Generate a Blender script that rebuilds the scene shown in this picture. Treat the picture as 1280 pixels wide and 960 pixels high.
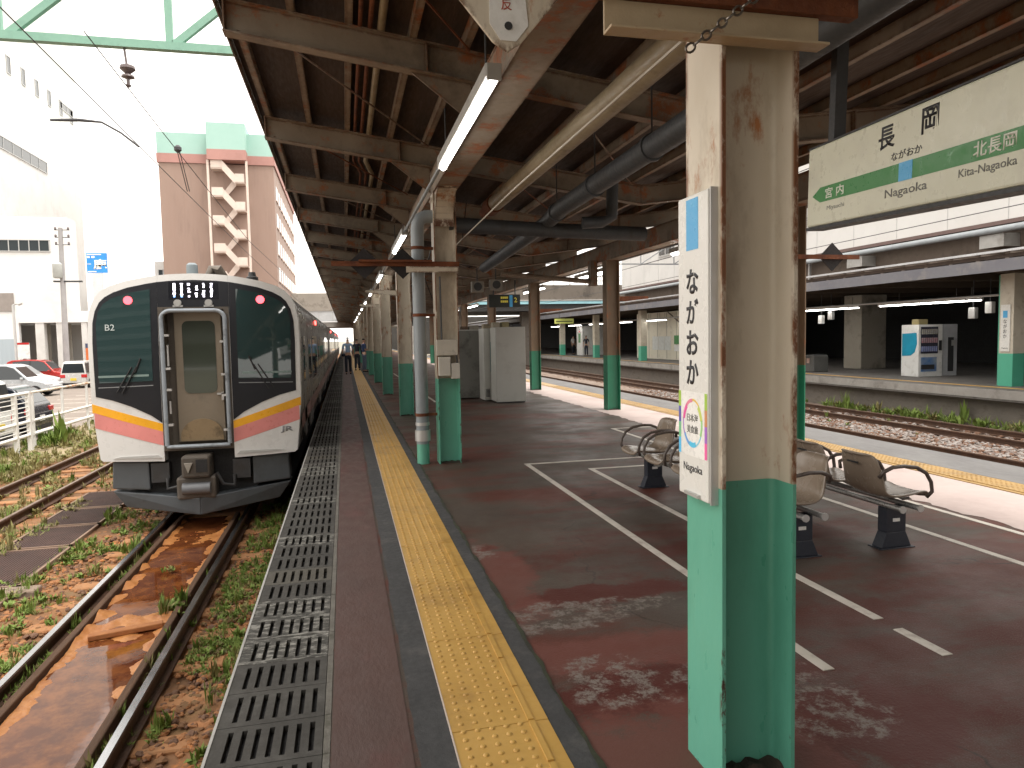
import bpy, bmesh, math, random
from mathutils import Vector, Matrix, noise

for o in list(bpy.data.objects):
    bpy.data.objects.remove(o, do_unlink=True)
SC = bpy.context.scene
COL = SC.collection
R = math.radians
random.seed(7)

# ------------------------------------------------------------------ camera
cam = bpy.data.cameras.new('camera')
co = bpy.data.objects.new('camera', cam); COL.objects.link(co)
cam.sensor_fit = 'HORIZONTAL'; cam.sensor_width = 36.0
cam.lens = 890.42 / 1280 * 36.0
cam.clip_start = 0.05; cam.clip_end = 3000
r_ = Vector((0.97338285, -0.22833211, -0.01975534))
u_ = Vector((0.03430156, 0.05991426, 0.997614))
f_ = Vector((0.22660368, 0.97173799, -0.06615166))
M = Matrix((r_, u_, -f_)).transposed().to_4x4()
M.translation = Vector((0, 0, 1.62))
co.matrix_world = M
SC.camera = co

# ------------------------------------------------------------------ sky, sun, exposure
SUN_DIR = Vector((0.27, -0.24, 0.95)).normalized()
elev = math.asin(SUN_DIR.z)
azim = math.atan2(SUN_DIR.x, SUN_DIR.y)
w = bpy.data.worlds.new('World'); SC.world = w; w.use_nodes = True
nt = w.node_tree
bg = nt.nodes['Background']
sky = nt.nodes.new('ShaderNodeTexSky'); sky.sky_type = 'NISHITA'; sky.sun_disc = False
sky.sun_elevation = elev; sky.sun_rotation = azim
sky.air_density = 1.0; sky.dust_density = 4.0; sky.ozone_density = 1.0
# thin bright cloud over the whole sky: pull the blue towards white
mixc = nt.nodes.new('ShaderNodeMix'); mixc.data_type = 'RGBA'
tc = nt.nodes.new('ShaderNodeTexCoord'); nz = nt.nodes.new('ShaderNodeTexNoise')
nz.inputs['Scale'].default_value = 2.5; nz.inputs['Detail'].default_value = 5
rm = nt.nodes.new('ShaderNodeMapRange'); rm.inputs[1].default_value = 0.3; rm.inputs[2].default_value = 0.7
rm.inputs[3].default_value = 0.86; rm.inputs[4].default_value = 0.98
nt.links.new(tc.outputs['Generated'], nz.inputs['Vector'])
nt.links.new(nz.outputs['Fac'], rm.inputs[0]); nt.links.new(rm.outputs[0], mixc.inputs['Factor'])
nt.links.new(sky.outputs[0], mixc.inputs['A'])
mixc.inputs['B'].default_value = (11.4, 10.8, 10.0, 1)
nt.links.new(mixc.outputs['Result'], bg.inputs['Color'])
bg.inputs['Strength'].default_value = 0.105
sl = bpy.data.lights.new('sun', 'SUN'); sl.energy = 1.5; sl.angle = R(20); sl.color = (1.0, 0.96, 0.90)
so = bpy.data.objects.new('sun', sl); COL.objects.link(so)
so.rotation_euler = (-SUN_DIR).to_track_quat('-Z', 'Y').to_euler()
SC.view_settings.view_transform = 'Standard'; SC.view_settings.look = 'None'
SC.view_settings.exposure = 1.12; SC.view_settings.gamma = 1.0
SC.view_settings.use_curve_mapping = False
SC.cycles.max_bounces = 7; SC.cycles.diffuse_bounces = 4; SC.cycles.glossy_bounces = 3
SC.cycles.transmission_bounces = 4; SC.cycles.caustics_reflective = False; SC.cycles.caustics_refractive = False
SC.cycles.use_denoising = True

# ------------------------------------------------------------------ materials
MATS = {}
def _n(nt, t, **k):
    n = nt.nodes.new(t)
    for a, b in k.items(): setattr(n, a, b)
    return n
def pm(name, c1, c2=None, scale=4.0, rough=0.6, metal=0.0, bump=0.0, bscale=None, stretch=(1,1,1),
       rust=None, rust_c=(0.16,0.055,0.02), rust_scale=5.0, edge=(0.45,0.62), dirt=None, dirt_c=(0.03,0.025,0.02), emit=None, estr=0,
       rvar=0.12, spec=0.5, coat=0.0, edge_rust=0.0, edge_c=None, edge_t=(0.44,0.50), edge_y=None):
    """painted / mineral surface: two tones mixed by noise, optional rust and dirt blotches, bump"""
    m = bpy.data.materials.new(name); m.use_nodes = True; MATS[name] = m
    nt = m.node_tree; b = nt.nodes['Principled BSDF']; L = nt.links.new
    tc = _n(nt, 'ShaderNodeTexCoord'); oi = _n(nt, 'ShaderNodeObjectInfo')
    mul = _n(nt, 'ShaderNodeVectorMath', operation='SCALE'); mul.inputs[0].default_value = (37, 53, 71)
    L(oi.outputs['Random'], mul.inputs['Scale'])
    add = _n(nt, 'ShaderNodeVectorMath', operation='ADD'); L(tc.outputs['Object'], add.inputs[0]); L(mul.outputs[0], add.inputs[1])
    mp = _n(nt, 'ShaderNodeMapping'); mp.inputs['Scale'].default_value = stretch; L(add.outputs[0], mp.inputs['Vector'])
    def nz(s, d=5.0, rg=0.6, src=None):
        n = _n(nt, 'ShaderNodeTexNoise'); n.inputs['Scale'].default_value = s; n.inputs['Detail'].default_value = d
        n.inputs['Roughness'].default_value = rg; L((src or mp).outputs[0], n.inputs['Vector']); return n
    def rng(src, a, c, lo=0.0, hi=1.0):
        r = _n(nt, 'ShaderNodeMapRange'); r.inputs[1].default_value = a; r.inputs[2].default_value = c
        r.inputs[3].default_value = lo; r.inputs[4].default_value = hi; L(src, r.inputs[0]); return r.outputs[0]
    def mix(fac, A, B):
        x = _n(nt, 'ShaderNodeMix', data_type='RGBA'); L(fac, x.inputs['Factor'])
        for s, v in (('A', A), ('B', B)):
            if isinstance(v, tuple): x.inputs[s].default_value = (*v, 1)
            else: L(v, x.inputs[s])
        return x.outputs['Result']
    c2 = c2 or tuple(min(1, x*1.25) for x in c1)
    base = nz(scale)
    col = mix(rng(base.outputs['Fac'], 0.3, 0.7), tuple(c1), tuple(c2))
    fine = nz(scale*9, 3)
    rr = rng(fine.outputs['Fac'], 0.3, 0.7, max(0.02, rough-rvar), min(1, rough+rvar))
    if dirt:
        d = nz(dirt, 6, 0.7)
        col = mix(rng(d.outputs['Fac'], 0.52, 0.72, 0, 0.75), col, tuple(dirt_c))
    rf = None
    if rust is not None:
        rn = nz(rust_scale, 8, 0.72); rf = rng(rn.outputs['Fac'], rust, rust+0.09)
        rc = nz(rust_scale*4, 4)
        rcol = mix(rng(rc.outputs['Fac'], 0.3, 0.7), tuple(rust_c), tuple(x*2.1 for x in rust_c))
        col = mix(rf, col, rcol)
    if edge_rust:
        bv = _n(nt, 'ShaderNodeBevel'); bv.samples = 4; bv.inputs['Radius'].default_value = 0.03
        ge = _n(nt, 'ShaderNodeNewGeometry'); dt = _n(nt, 'ShaderNodeVectorMath', operation='DOT_PRODUCT')
        L(bv.outputs[0], dt.inputs[0]); L(ge.outputs['Normal'], dt.inputs[1])
        if edge_y:
            sx = _n(nt, 'ShaderNodeSeparateXYZ'); L(tc.outputs['Object'], sx.inputs[0])
            ab = _n(nt, 'ShaderNodeMath', operation='ABSOLUTE'); L(sx.outputs[1], ab.inputs[0])
            em = rng(ab.outputs[0], edge_y-0.022, edge_y-0.004)
        else:
            em = rng(dt.outputs['Value'], 0.999, 0.975)
        en = nz(7.0, 7, 0.75); ef = rng(en.outputs['Fac'], *edge_t)
        mm = _n(nt, 'ShaderNodeMath', operation='MULTIPLY'); L(em, mm.inputs[0]); L(ef, mm.inputs[1])
        m2 = _n(nt, 'ShaderNodeMath', operation='MULTIPLY'); L(mm.outputs[0], m2.inputs[0]); m2.inputs[1].default_value = edge_rust
        col = mix(m2.outputs[0], col, (0.105,0.042,0.017) if edge_c is None else edge_c)
    L(col, b.inputs['Base Color']); L(rr, b.inputs['Roughness'])
    b.inputs['Metallic'].default_value = metal; b.inputs['Specular IOR Level'].default_value = spec
    b.inputs['Coat Weight'].default_value = coat
    if bump:
        bn = nz(bscale or scale*6, 6, 0.65)
        bp = _n(nt, 'ShaderNodeBump'); bp.inputs['Strength'].default_value = bump; bp.inputs['Distance'].default_value = 0.02
        L(bn.outputs['Fac'], bp.inputs['Height']); L(bp.outputs[0], b.inputs['Normal'])
    if emit:
        b.inputs['Emission Color'].default_value = (*emit, 1); b.inputs['Emission Strength'].default_value = estr
    return m
def glass(name, tint=(0.02,0.03,0.03), rough=0.04):
    m = bpy.data.materials.new(name); m.use_nodes = True
    b = m.node_tree.nodes['Principled BSDF']
    b.inputs['Base Color'].default_value = (*tint, 1); b.inputs['Roughness'].default_value = rough
    b.inputs['Specular IOR Level'].default_value = 0.6; b.inputs['Coat Weight'].default_value = 0.15; b.inputs['Coat Roughness'].default_value = 0.02
    return m

CREAM = pm('cream_paint', (0.64,0.575,0.47), (0.54,0.475,0.375), 2.2, 0.45, bump=0.15, rust=0.565, rust_scale=3.4, rust_c=(0.21,0.085,0.03), dirt=3.0, dirt_c=(0.22,0.175,0.125), stretch=(1,1,0.45), edge_rust=1.0)
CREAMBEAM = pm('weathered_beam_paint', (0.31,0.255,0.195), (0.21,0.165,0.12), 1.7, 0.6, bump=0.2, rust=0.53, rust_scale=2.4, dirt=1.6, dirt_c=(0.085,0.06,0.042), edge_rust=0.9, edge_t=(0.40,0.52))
COLCREAM = pm('column_cream_paint', (0.70,0.635,0.53), (0.59,0.525,0.42), 2.2, 0.45, bump=0.15, rust=0.575, rust_scale=3.4, rust_c=(0.21,0.085,0.03), dirt=3.0, dirt_c=(0.30,0.235,0.16), stretch=(1,1,0.45), edge_rust=1.0, edge_y=0.129, edge_c=(0.17,0.065,0.024), edge_t=(0.40,0.52))
GREEN = pm('green_paint', (0.11,0.38,0.275), (0.14,0.43,0.32), 1.8, 0.38, bump=0.08, rust=0.685, rust_scale=7.0, rust_c=(0.04,0.02,0.012), dirt=2.0, dirt_c=(0.08,0.29,0.205), stretch=(1,1,0.4), edge_rust=1.0, edge_c=(0.06,0.03,0.02), edge_t=(0.56,0.60), edge_y=0.129)
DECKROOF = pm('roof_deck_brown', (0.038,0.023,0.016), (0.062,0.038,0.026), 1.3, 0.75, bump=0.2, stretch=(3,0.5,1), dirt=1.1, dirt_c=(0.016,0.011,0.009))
RUST = pm('rusty_iron', (0.085,0.024,0.010), (0.20,0.062,0.02), 4, 0.85, bump=0.5, dirt=5, dirt_c=(0.06,0.02,0.012))
GREYPIPE = pm('grey_plastic_pipe', (0.22,0.25,0.27), (0.29,0.32,0.34), 2.5, 0.4, dirt=3, dirt_c=(0.12,0.12,0.12), stretch=(1,1,0.4))
DARKPIPE = pm('dark_grey_pipe', (0.045,0.05,0.056), (0.065,0.07,0.076), 3, 0.55, dirt=3)
BEIGEPIPE = pm('beige_pipe', (0.36,0.30,0.20), (0.27,0.22,0.14), 2.0, 0.5, dirt=3, dirt_c=(0.13,0.10,0.06), bump=0.05)
BLACKRUBBER = pm('black_rubber', (0.012,0.012,0.013), (0.02,0.02,0.021), 6, 0.7)
CABLE = pm('black_cable', (0.02,0.018,0.018), None, 6, 0.6)
DARKMETAL = pm('dark_metal', (0.03,0.032,0.035), (0.05,0.05,0.052), 5, 0.5, dirt=4)
WHITEPAINT = pm('white_paint', (0.74,0.74,0.72), (0.82,0.82,0.80), 3, 0.35, dirt=4, dirt_c=(0.52,0.50,0.46))
SIGNWHITE = pm('sign_white_face', (0.66,0.66,0.53), (0.71,0.71,0.58), 1.5, 0.3, dirt=2.5, dirt_c=(0.56,0.55,0.46), rvar=0.05)
PLATEWHITE = pm('sign_plate_white', (0.74,0.74,0.71), (0.78,0.78,0.75), 2, 0.28, dirt=1.5, dirt_c=(0.60,0.57,0.50), rvar=0.05)
INKBLACK = pm('sign_ink_black', (0.025,0.025,0.03), (0.03,0.03,0.035), 9, 0.4)
INKGREY = pm('sign_ink_grey', (0.16,0.16,0.15), None, 9, 0.4)
INKGREEN = pm('sign_green', (0.05,0.23,0.065), (0.06,0.26,0.075), 4, 0.35)
INKBLUE = pm('sign_light_blue', (0.08,0.40,0.75), (0.10,0.45,0.78), 6, 0.35)
INKWHITE = pm('sign_ink_white', (0.75,0.75,0.68), None, 6, 0.35)
ALU = pm('aluminium_trim', (0.5,0.5,0.49), (0.56,0.56,0.55), 3, 0.4, metal=0.5)
CONC = pm('concrete', (0.27,0.255,0.235), (0.36,0.345,0.32), 2, 0.85, bump=0.25, dirt=1.5, dirt_c=(0.12,0.11,0.10))
CONCDARK = pm('old_concrete_wall', (0.15,0.135,0.12), (0.23,0.20,0.17), 1.2, 0.9, bump=0.4, dirt=1.2, dirt_c=(0.06,0.055,0.045), stretch=(1,1,2))
CONCPALE = pm('pale_concrete', (0.40,0.39,0.37), (0.48,0.47,0.45), 2.5, 0.85, bump=0.2, dirt=1.2, dirt_c=(0.24,0.22,0.20))
LINEPAINT = pm('line_paint_white', (0.50,0.46,0.40), (0.62,0.58,0.52), 5, 0.6, dirt=7, dirt_c=(0.26,0.20,0.17))
TACTILE = pm('tactile_yellow', (0.50,0.29,0.07), (0.58,0.35,0.095), 3, 0.42, bump=0.06, dirt=2.2, dirt_c=(0.30,0.17,0.05), rust=0.66, rust_scale=1.6, rust_c=(0.20,0.10,0.035))
ASPHALTSTRIP = pm('dark_asphalt_strip', (0.036,0.036,0.038), (0.056,0.056,0.058), 3, 0.8, bump=0.3, dirt=5, dirt_c=(0.10,0.095,0.09))
RAILSTEEL = pm('rail_rust_steel', (0.055,0.027,0.016), (0.095,0.045,0.024), 5, 0.7, bump=0.15)
RAILTOP = pm('rail_head_worn', (0.42,0.43,0.45), (0.5,0.51,0.53), 0.6, 0.24, metal=1.0, rvar=0.03)
SLEEPERC = pm('sleeper_rust_concrete', (0.33,0.155,0.065), (0.40,0.20,0.09), 3, 0.9, bump=0.3, dirt=3, dirt_c=(0.15,0.08,0.04))
SLEEPERW = pm('sleeper_dark', (0.10,0.06,0.04), (0.16,0.10,0.065), 3, 0.9, bump=0.4)
WOODBEAM = pm('weathered_timber', (0.07,0.036,0.02), (0.12,0.062,0.032), 3, 0.85, bump=0.4, stretch=(6,0.6,6))
MUD = pm('rust_mud', (0.34,0.12,0.032), (0.50,0.22,0.065), 5, 0.5, bump=0.35, bscale=14, dirt=2.6, dirt_c=(0.24,0.075,0.022), rvar=0.2)
STONE = pm('ballast_rusty', (0.12,0.062,0.038), (0.19,0.105,0.066), 2.5, 0.9, bump=0.3)
STONEG = pm('ballast_grey', (0.15,0.125,0.11), (0.23,0.195,0.18), 1.2, 0.9, bump=0.3, dirt=0.6, dirt_c=(0.15,0.08,0.05))
GRATE = pm('rusted_grating', (0.07,0.042,0.036), (0.11,0.062,0.05), 4, 0.8, bump=0.3)
BLOCK = pm('edge_block_grey', (0.043,0.040,0.036), (0.064,0.060,0.053), 3, 0.85, bump=0.3, dirt=4, dirt_c=(0.10,0.096,0.088))
BLOCKWORN = pm('edge_block_worn', (0.045,0.043,0.038), (0.07,0.066,0.058), 4, 0.85, bump=0.4, rust=0.49, rust_scale=9, rust_c=(0.16,0.155,0.14), stretch=(1,3,1))
LAMPBODY = pm('lamp_housing', (0.32,0.31,0.29), (0.40,0.39,0.36), 5, 0.5, dirt=4, dirt_c=(0.18,0.16,0.14))
TUBE = pm('fluorescent_tube', (0.9,0.9,0.9), None, 3, 0.3, emit=(1.0,0.97,0.92), estr=7.0)
FENCEWHITE = pm('fence_white', (0.72,0.71,0.68), (0.78,0.77,0.74), 3, 0.5, rust=0.69, rust_scale=5, rust_c=(0.25,0.10,0.04))
LEAF = pm('weed_leaf', (0.125,0.19,0.035), (0.20,0.27,0.06), 1.4, 0.6, spec=0.3)
LEAFDRY = pm('weed_dry', (0.20,0.19,0.07), (0.30,0.26,0.12), 1.2, 0.7, spec=0.2)

def dirt_ground(name):
    m = pm(name, (0.15,0.078,0.04), (0.26,0.125,0.052), 1.6, 0.95, bump=0.6, bscale=14, dirt=1.4, dirt_c=(0.12,0.105,0.045), rust=0.53, rust_scale=1.8, rust_c=(0.25,0.095,0.03))
    return m
DIRT = dirt_ground('rusty_track_bed_soil')
DIRTPALE = pm('pale_dry_ground', (0.27,0.21,0.125), (0.36,0.29,0.18), 0.7, 0.95, bump=0.5, bscale=9, dirt=0.8, dirt_c=(0.15,0.17,0.06))  # paler, drier soil colour for the verge
LOT = pm('parking_asphalt', (0.20,0.165,0.14), (0.25,0.21,0.18), 0.8, 0.9, bump=0.2, bscale=30)
GROUND = pm('plain_ground', (0.22,0.20,0.16), (0.28,0.26,0.21), 0.05, 0.95)

def platform_mat():
    m = bpy.data.materials.new('platform_asphalt'); m.use_nodes = True
    nt = m.node_tree; b = nt.nodes['Principled BSDF']; L = nt.links.new
    tc = _n(nt, 'ShaderNodeTexCoord')
    def nz(s, d=6, rg=0.65, st=(1,1,1)):
        mp = _n(nt, 'ShaderNodeMapping'); mp.inputs['Scale'].default_value = st; L(tc.outputs['Object'], mp.inputs[0])
        n = _n(nt, 'ShaderNodeTexNoise'); n.inputs['Scale'].default_value = s; n.inputs['Detail'].default_value = d; n.inputs['Roughness'].default_value = rg
        L(mp.outputs[0], n.inputs['Vector']); return n.outputs['Fac']
    def rng(src, a, c, lo=0., hi=1.):
        r = _n(nt, 'ShaderNodeMapRange'); r.interpolation_type = 'SMOOTHSTEP'; r.inputs[1].default_value = a; r.inputs[2].default_value = c
        r.inputs[3].default_value = lo; r.inputs[4].default_value = hi; L(src, r.inputs[0]); return r.outputs[0]
    def mth(op, a, c):
        n = _n(nt, 'ShaderNodeMath', operation=op)
        for i, v in enumerate((a, c)):
            if isinstance(v, (int, float)): n.inputs[i].default_value = v
            else: L(v, n.inputs[i])
        return n.outputs[0]
    def mix(f, A, B):
        x = _n(nt, 'ShaderNodeMix', data_type='RGBA'); L(f, x.inputs['Factor'])
        for s, v in (('A', A), ('B', B)):
            if isinstance(v, tuple): x.inputs[s].default_value = (*v, 1)
            else: L(v, x.inputs[s])
        return x.outputs['Result']
    col = mix(rng(nz(0.7, st=(0.8,1,1)), 0.35, 0.65), (0.082,0.061,0.048), (0.060,0.046,0.037))
    # worn-through red coating in bands lying across the platform
    col = mix(rng(nz(0.55, 7, 0.66, (0.55,1.5,1)), 0.48, 0.60, 0, 0.9), col, (0.100,0.023,0.014))
    col = mix(rng(nz(2.2, 7, 0.7, (0.7,1.3,1)), 0.54, 0.66, 0, 0.65), col, (0.115,0.030,0.021))
    sep = _n(nt, 'ShaderNodeSeparateXYZ'); L(tc.outputs['Object'], sep.inputs[0])
    wob = nz(3.0, 8, 0.75)
    def patch(x, y, rx, ry):
        dx = mth('DIVIDE', mth('SUBTRACT', sep.outputs[0], x), rx); dy = mth('DIVIDE', mth('SUBTRACT', sep.outputs[1], y), ry)
        d = mth('SQRT', mth('ADD', mth('MULTIPLY', dx, dx), mth('MULTIPLY', dy, dy)), 0.5)
        return mth('ADD', d, mth('MULTIPLY', mth('SUBTRACT', wob, 0.5), 2.6))
    def patches(lst):
        v = patch(*lst[0])
        for q in lst[1:]: v = mth('MINIMUM', v, patch(*q))
        return v
    # maroon coating left over the near right half
    col = mix(mth('MULTIPLY', rng(patches([(3.2,2.6,1.6,1.3),(2.6,4.9,1.5,0.5)]), 0.7, 1.3, 1, 0), rng(nz(1.6, 6, 0.65, (0.6,1.3,1)), 0.40, 0.58, 0.15, 0.95)), col, (0.078,0.015,0.009))
    col = mix(rng(nz(150, 3, 0.6), 0.50, 0.66, 0, 0.30), col, (0.17,0.14,0.12))
    col = mix(rng(nz(70, 4, 0.7), 0.56, 0.68, 0, 0.35), col, (0.028,0.022,0.019))
    # cracks
    vo = _n(nt, 'ShaderNodeTexVoronoi', feature='DISTANCE_TO_EDGE'); vo.inputs['Scale'].default_value = 0.42
    va = _n(nt, 'ShaderNodeVectorMath', operation='ADD'); L(tc.outputs['Object'], va.inputs[0])
    cn = _n(nt, 'ShaderNodeTexNoise'); cn.inputs['Scale'].default_value = 2.2; cn.inputs['Detail'].default_value = 6
    L(tc.outputs['Object'], cn.inputs['Vector']); cs = _n(nt, 'ShaderNodeVectorMath', operation='SCALE'); cs.inputs['Scale'].default_value = 0.55
    L(cn.outputs['Color'], cs.inputs[0]); L(cs.outputs[0], va.inputs[1]); L(va.outputs[0], vo.inputs['Vector'])
    col = mix(mth('MULTIPLY', rng(vo.outputs['Distance'], 0.0, 0.006, 0.75, 0), rng(nz(0.8), 0.45, 0.6)), col, (0.02,0.016,0.014))
    # dark damp red stains
    col = mix(rng(patches([(1.55,4.15,0.85,0.17),(1.45,2.95,0.75,0.30),(2.0,2.45,0.6,0.35),(0.9,5.3,0.2,0.1)]), 0.75, 1.05, 0.9, 0.0), col, (0.080,0.013,0.008))
    # pinkish flat red around them
    pk = rng(patches([(1.2,2.3,0.65,0.5),(1.35,3.35,0.8,0.22),(0.95,4.6,0.25,0.8)]), 0.7, 1.2, 0.75, 0.0)
    col = mix(pk, col, (0.155,0.055,0.043))
    # bare grey worn spots, broken up
    gsp = mth('MULTIPLY', rng(patches([(1.15,3.86,0.42,0.24),(1.18,3.08,0.28,0.26),(1.55,3.95,0.4,0.12),(1.75,3.0,0.35,0.14),(1.95,2.6,0.3,0.3),(0.92,5.2,0.14,0.22)]), 0.75, 1.0, 1, 0), mth('MULTIPLY', rng(nz(9, 8, 0.75), 0.45, 0.56), rng(nz(30, 8, 0.8), 0.40, 0.56, 0.15, 1)))
    col = mix(gsp, col, (0.20,0.175,0.155))
    L(col, b.inputs['Base Color'])
    L(rng(nz(1.1, 5), 0.3, 0.7, 0.45, 0.68), b.inputs['Roughness']); b.inputs['Specular IOR Level'].default_value = 0.28
    bp = _n(nt, 'ShaderNodeBump'); bp.inputs['Strength'].default_value = 0.25; bp.inputs['Distance'].default_value = 0.01
    L(nz(60, 4), bp.inputs['Height']); L(bp.outputs[0], b.inputs['Normal'])
    return m
PLATFORM = platform_mat()
REDSTRIP = pm('red_brown_asphalt', (0.092,0.046,0.038), (0.068,0.038,0.032), 1.3, 0.62, bump=0.2, bscale=50, dirt=1.6, dirt_c=(0.125,0.035,0.033), stretch=(1,0.5,1))

# ------------------------------------------------------------------ builders
WL = {}          # world offset of things
class MB:
    def __init__(s): s.v = []; s.f = []; s.m = []
    def add(s, vs, fs, mi=0):
        o = len(s.v); s.v += [tuple(p) for p in vs]
        s.f += [tuple(i+o for i in f) for f in fs]; s.m += [mi]*len(fs); return s
    def box(s, x0, x1, y0, y1, z0, z1, mi=0):
        return s.add([(x0,y0,z0),(x1,y0,z0),(x1,y1,z0),(x0,y1,z0),(x0,y0,z1),(x1,y0,z1),(x1,y1,z1),(x0,y1,z1)],
                     [(0,3,2,1),(4,5,6,7),(0,1,5,4),(1,2,6,5),(2,3,7,6),(3,0,4,7)], mi)
    def hexa(s, p, mi=0):   # 8 points, bottom 4 then top 4
        return s.add(p, [(0,3,2,1),(4,5,6,7),(0,1,5,4),(1,2,6,5),(2,3,7,6),(3,0,4,7)], mi)
    def beam(s, a, b, w, h, mi=0, up=(0,0,1)):
        a = Vector(a); b = Vector(b); d = (b-a).normalized(); upv = Vector(up)
        if abs(d.dot(upv)) > 0.98: upv = Vector((1,0,0))
        sd = d.cross(upv).normalized(); u = sd.cross(d).normalized()
        P = []
        for q in (a, b):
            P += [q-sd*w/2-u*h/2, q+sd*w/2-u*h/2, q+sd*w/2+u*h/2, q-sd*w/2+u*h/2]
        return s.add(P, [(0,1,2,3),(7,6,5,4),(0,4,5,1),(1,5,6,2),(2,6,7,3),(3,7,4,0)], mi)
    def tube(s, pts, r, n=8, cap=True, mi=0):
        pts = [Vector(p) for p in pts]; rings = []; k = len(pts)
        rr = r if isinstance(r, (list, tuple)) else [r]*k
        prev = None; base = len(s.v); vs = []; fs = []
        for i, p in enumerate(pts):
            d = (pts[min(i+1,k-1)]-pts[max(i-1,0)]).normalized()
            if prev is None:
                ref = Vector((0,0,1)) if abs(d.z) < 0.9 else Vector((1,0,0))
                a = d.cross(ref).normalized()
            else:
                a = (prev - d*prev.dot(d)).normalized()
            prev = a; b = d.cross(a)
            for j in range(n):
                t = 2*math.pi*j/n
                vs.append(p + (a*math.cos(t)+b*math.sin(t))*rr[i])
        for i in range(k-1):
            for j in range(n):
                fs.append((i*n+j, i*n+(j+1)%n, (i+1)*n+(j+1)%n, (i+1)*n+j))
        if cap:
            fs.append(tuple(range(n-1,-1,-1))); fs.append(tuple((k-1)*n+j for j in range(n)))
        return s.add(vs, fs, mi)
    def cyl(s, a, b, r, n=12, r2=None, mi=0):
        return s.tube([a,b], [r, r if r2 is None else r2], n, True, mi)
    def prism(s, poly, axis, a, b, mi=0):
        n = len(poly)
        def P(u, v, t):
            return {'x':(t,u,v),'y':(u,t,v),'z':(u,v,t)}[axis]
        vs = [P(u,v,a) for u,v in poly]+[P(u,v,b) for u,v in poly]
        fs = [tuple(range(n-1,-1,-1)), tuple(range(n,2*n))]+[(i,(i+1)%n,n+(i+1)%n,n+i) for i in range(n)]
        return s.add(vs, fs, mi)
    def lathe(s, c, prof, n=16, mi=0):
        vs = []; fs = []; k = len(prof)
        for r, z in prof:
            for j in range(n):
                t = 2*math.pi*j/n; vs.append((c[0]+r*math.cos(t), c[1]+r*math.sin(t), c[2]+z))
        for i in range(k-1):
            for j in range(n): fs.append((i*n+j, i*n+(j+1)%n, (i+1)*n+(j+1)%n, (i+1)*n+j))
        fs.append(tuple(range(n-1,-1,-1))); fs.append(tuple((k-1)*n+j for j in range(n)))
        return s.add(vs, fs, mi)
    def build(s, name, mat, parent=None, bevel=0, smooth=False, seg=2, fix=True):
        off = off_of(parent)
        me = bpy.data.meshes.new(name)
        me.from_pydata([(x-off[0], y-off[1], z-off[2]) for x,y,z in s.v], [], s.f)
        for m in (mat if isinstance(mat, (list,tuple)) else [mat]): me.materials.append(m)
        me.polygons.foreach_set('material_index', s.m)
        if fix:
            bm = bmesh.new(); bm.from_mesh(me); bmesh.ops.recalc_face_normals(bm, faces=bm.faces); bm.to_mesh(me); bm.free()
        if smooth:
            me.polygons.foreach_set('use_smooth', [True]*len(me.polygons))
        o = bpy.data.objects.new(name, me); COL.objects.link(o)
        if smooth and smooth != 'all':
            try: me.set_sharp_from_angle(angle=R(38))
            except Exception: pass
        if bevel:
            md = o.modifiers.new('bevel', 'BEVEL'); md.width = bevel; md.segments = seg; md.limit_method = 'ANGLE'; md.angle_limit = R(40)
        if parent: o.parent = parent
        me.update()
        return o
def off_of(o):
    while o is not None:
        if o.name in WL: return WL[o.name]
        o = o.parent
    return (0,0,0)
def tag(o, label, cat, group=None, kind=None):
    if label: o['label'] = label
    if cat: o['category'] = cat
    if group: o['group'] = group
    if kind: o['kind'] = kind
    return o
def thing(name, label, cat, loc=(0,0,0), group=None):
    o = bpy.data.objects.new(name, None); COL.objects.link(o); o.empty_display_size = 0.2
    o.location = loc; WL[o.name] = tuple(loc)
    return tag(o, label, cat, group)
def struct(o): o['kind'] = 'structure'; return o
def copy_tree(o, parent=None):
    c = o.copy(); COL.objects.link(c)
    if parent: c.parent = parent
    for ch in list(o.children): copy_tree(ch, c)
    return c
def dup(root, loc, label, rz=None, group=None):
    c = copy_tree(root); c.location = loc
    if rz is not None: c.rotation_euler = (0,0,rz)
    c['label'] = label
    if group: c['group'] = group
    return c
def label(o, s): o['label'] = s; return o
def text(body, mat, parent, origin, right, up, width=None, height=None, name='lettering', bold=0.0, depth=0.0012, align='C'):
    cu = bpy.data.curves.new(name, 'FONT'); cu.body = body; cu.extrude = 0; cu.offset = bold; cu.resolution_u = 3
    to = bpy.data.objects.new(name, cu); COL.objects.link(to)
    bpy.context.view_layer.update()
    me = bpy.data.meshes.new_from_object(to.evaluated_get(bpy.context.evaluated_depsgraph_get()))
    bpy.data.objects.remove(to, do_unlink=True)
    if len(me.vertices) == 0: return None
    xs = [v.co.x for v in me.vertices]; ys = [v.co.y for v in me.vertices]
    x0, x1, y0, y1 = min(xs), max(xs), min(ys), max(ys)
    sx = width/(x1-x0) if width else None; sy = height/(y1-y0) if height else None
    sx = sx or sy; sy = sy or sx
    rt = Vector(right).normalized(); upv = Vector(up).normalized(); nn = rt.cross(upv)
    off = Vector(off_of(parent)); org = Vector(origin)
    cx = (x0+x1)/2 if align == 'C' else x0; cy = (y0+y1)/2
    bm = bmesh.new(); bm.from_mesh(me)
    for v in bm.verts:
        v.co = org + rt*((v.co.x-cx)*sx) + upv*((v.co.y-cy)*sy) - off
    g = bmesh.ops.extrude_face_region(bm, geom=bm.faces[:])
    for e in g['geom']:
        if isinstance(e, bmesh.types.BMVert): e.co += nn*depth
    bmesh.ops.recalc_face_normals(bm, faces=bm.faces)
    bm.to_mesh(me); bm.free()
    me.materials.clear(); me.materials.append(mat); me.name = name
    o = bpy.data.objects.new(name, me); COL.objects.link(o); o.parent = parent
    return o
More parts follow.
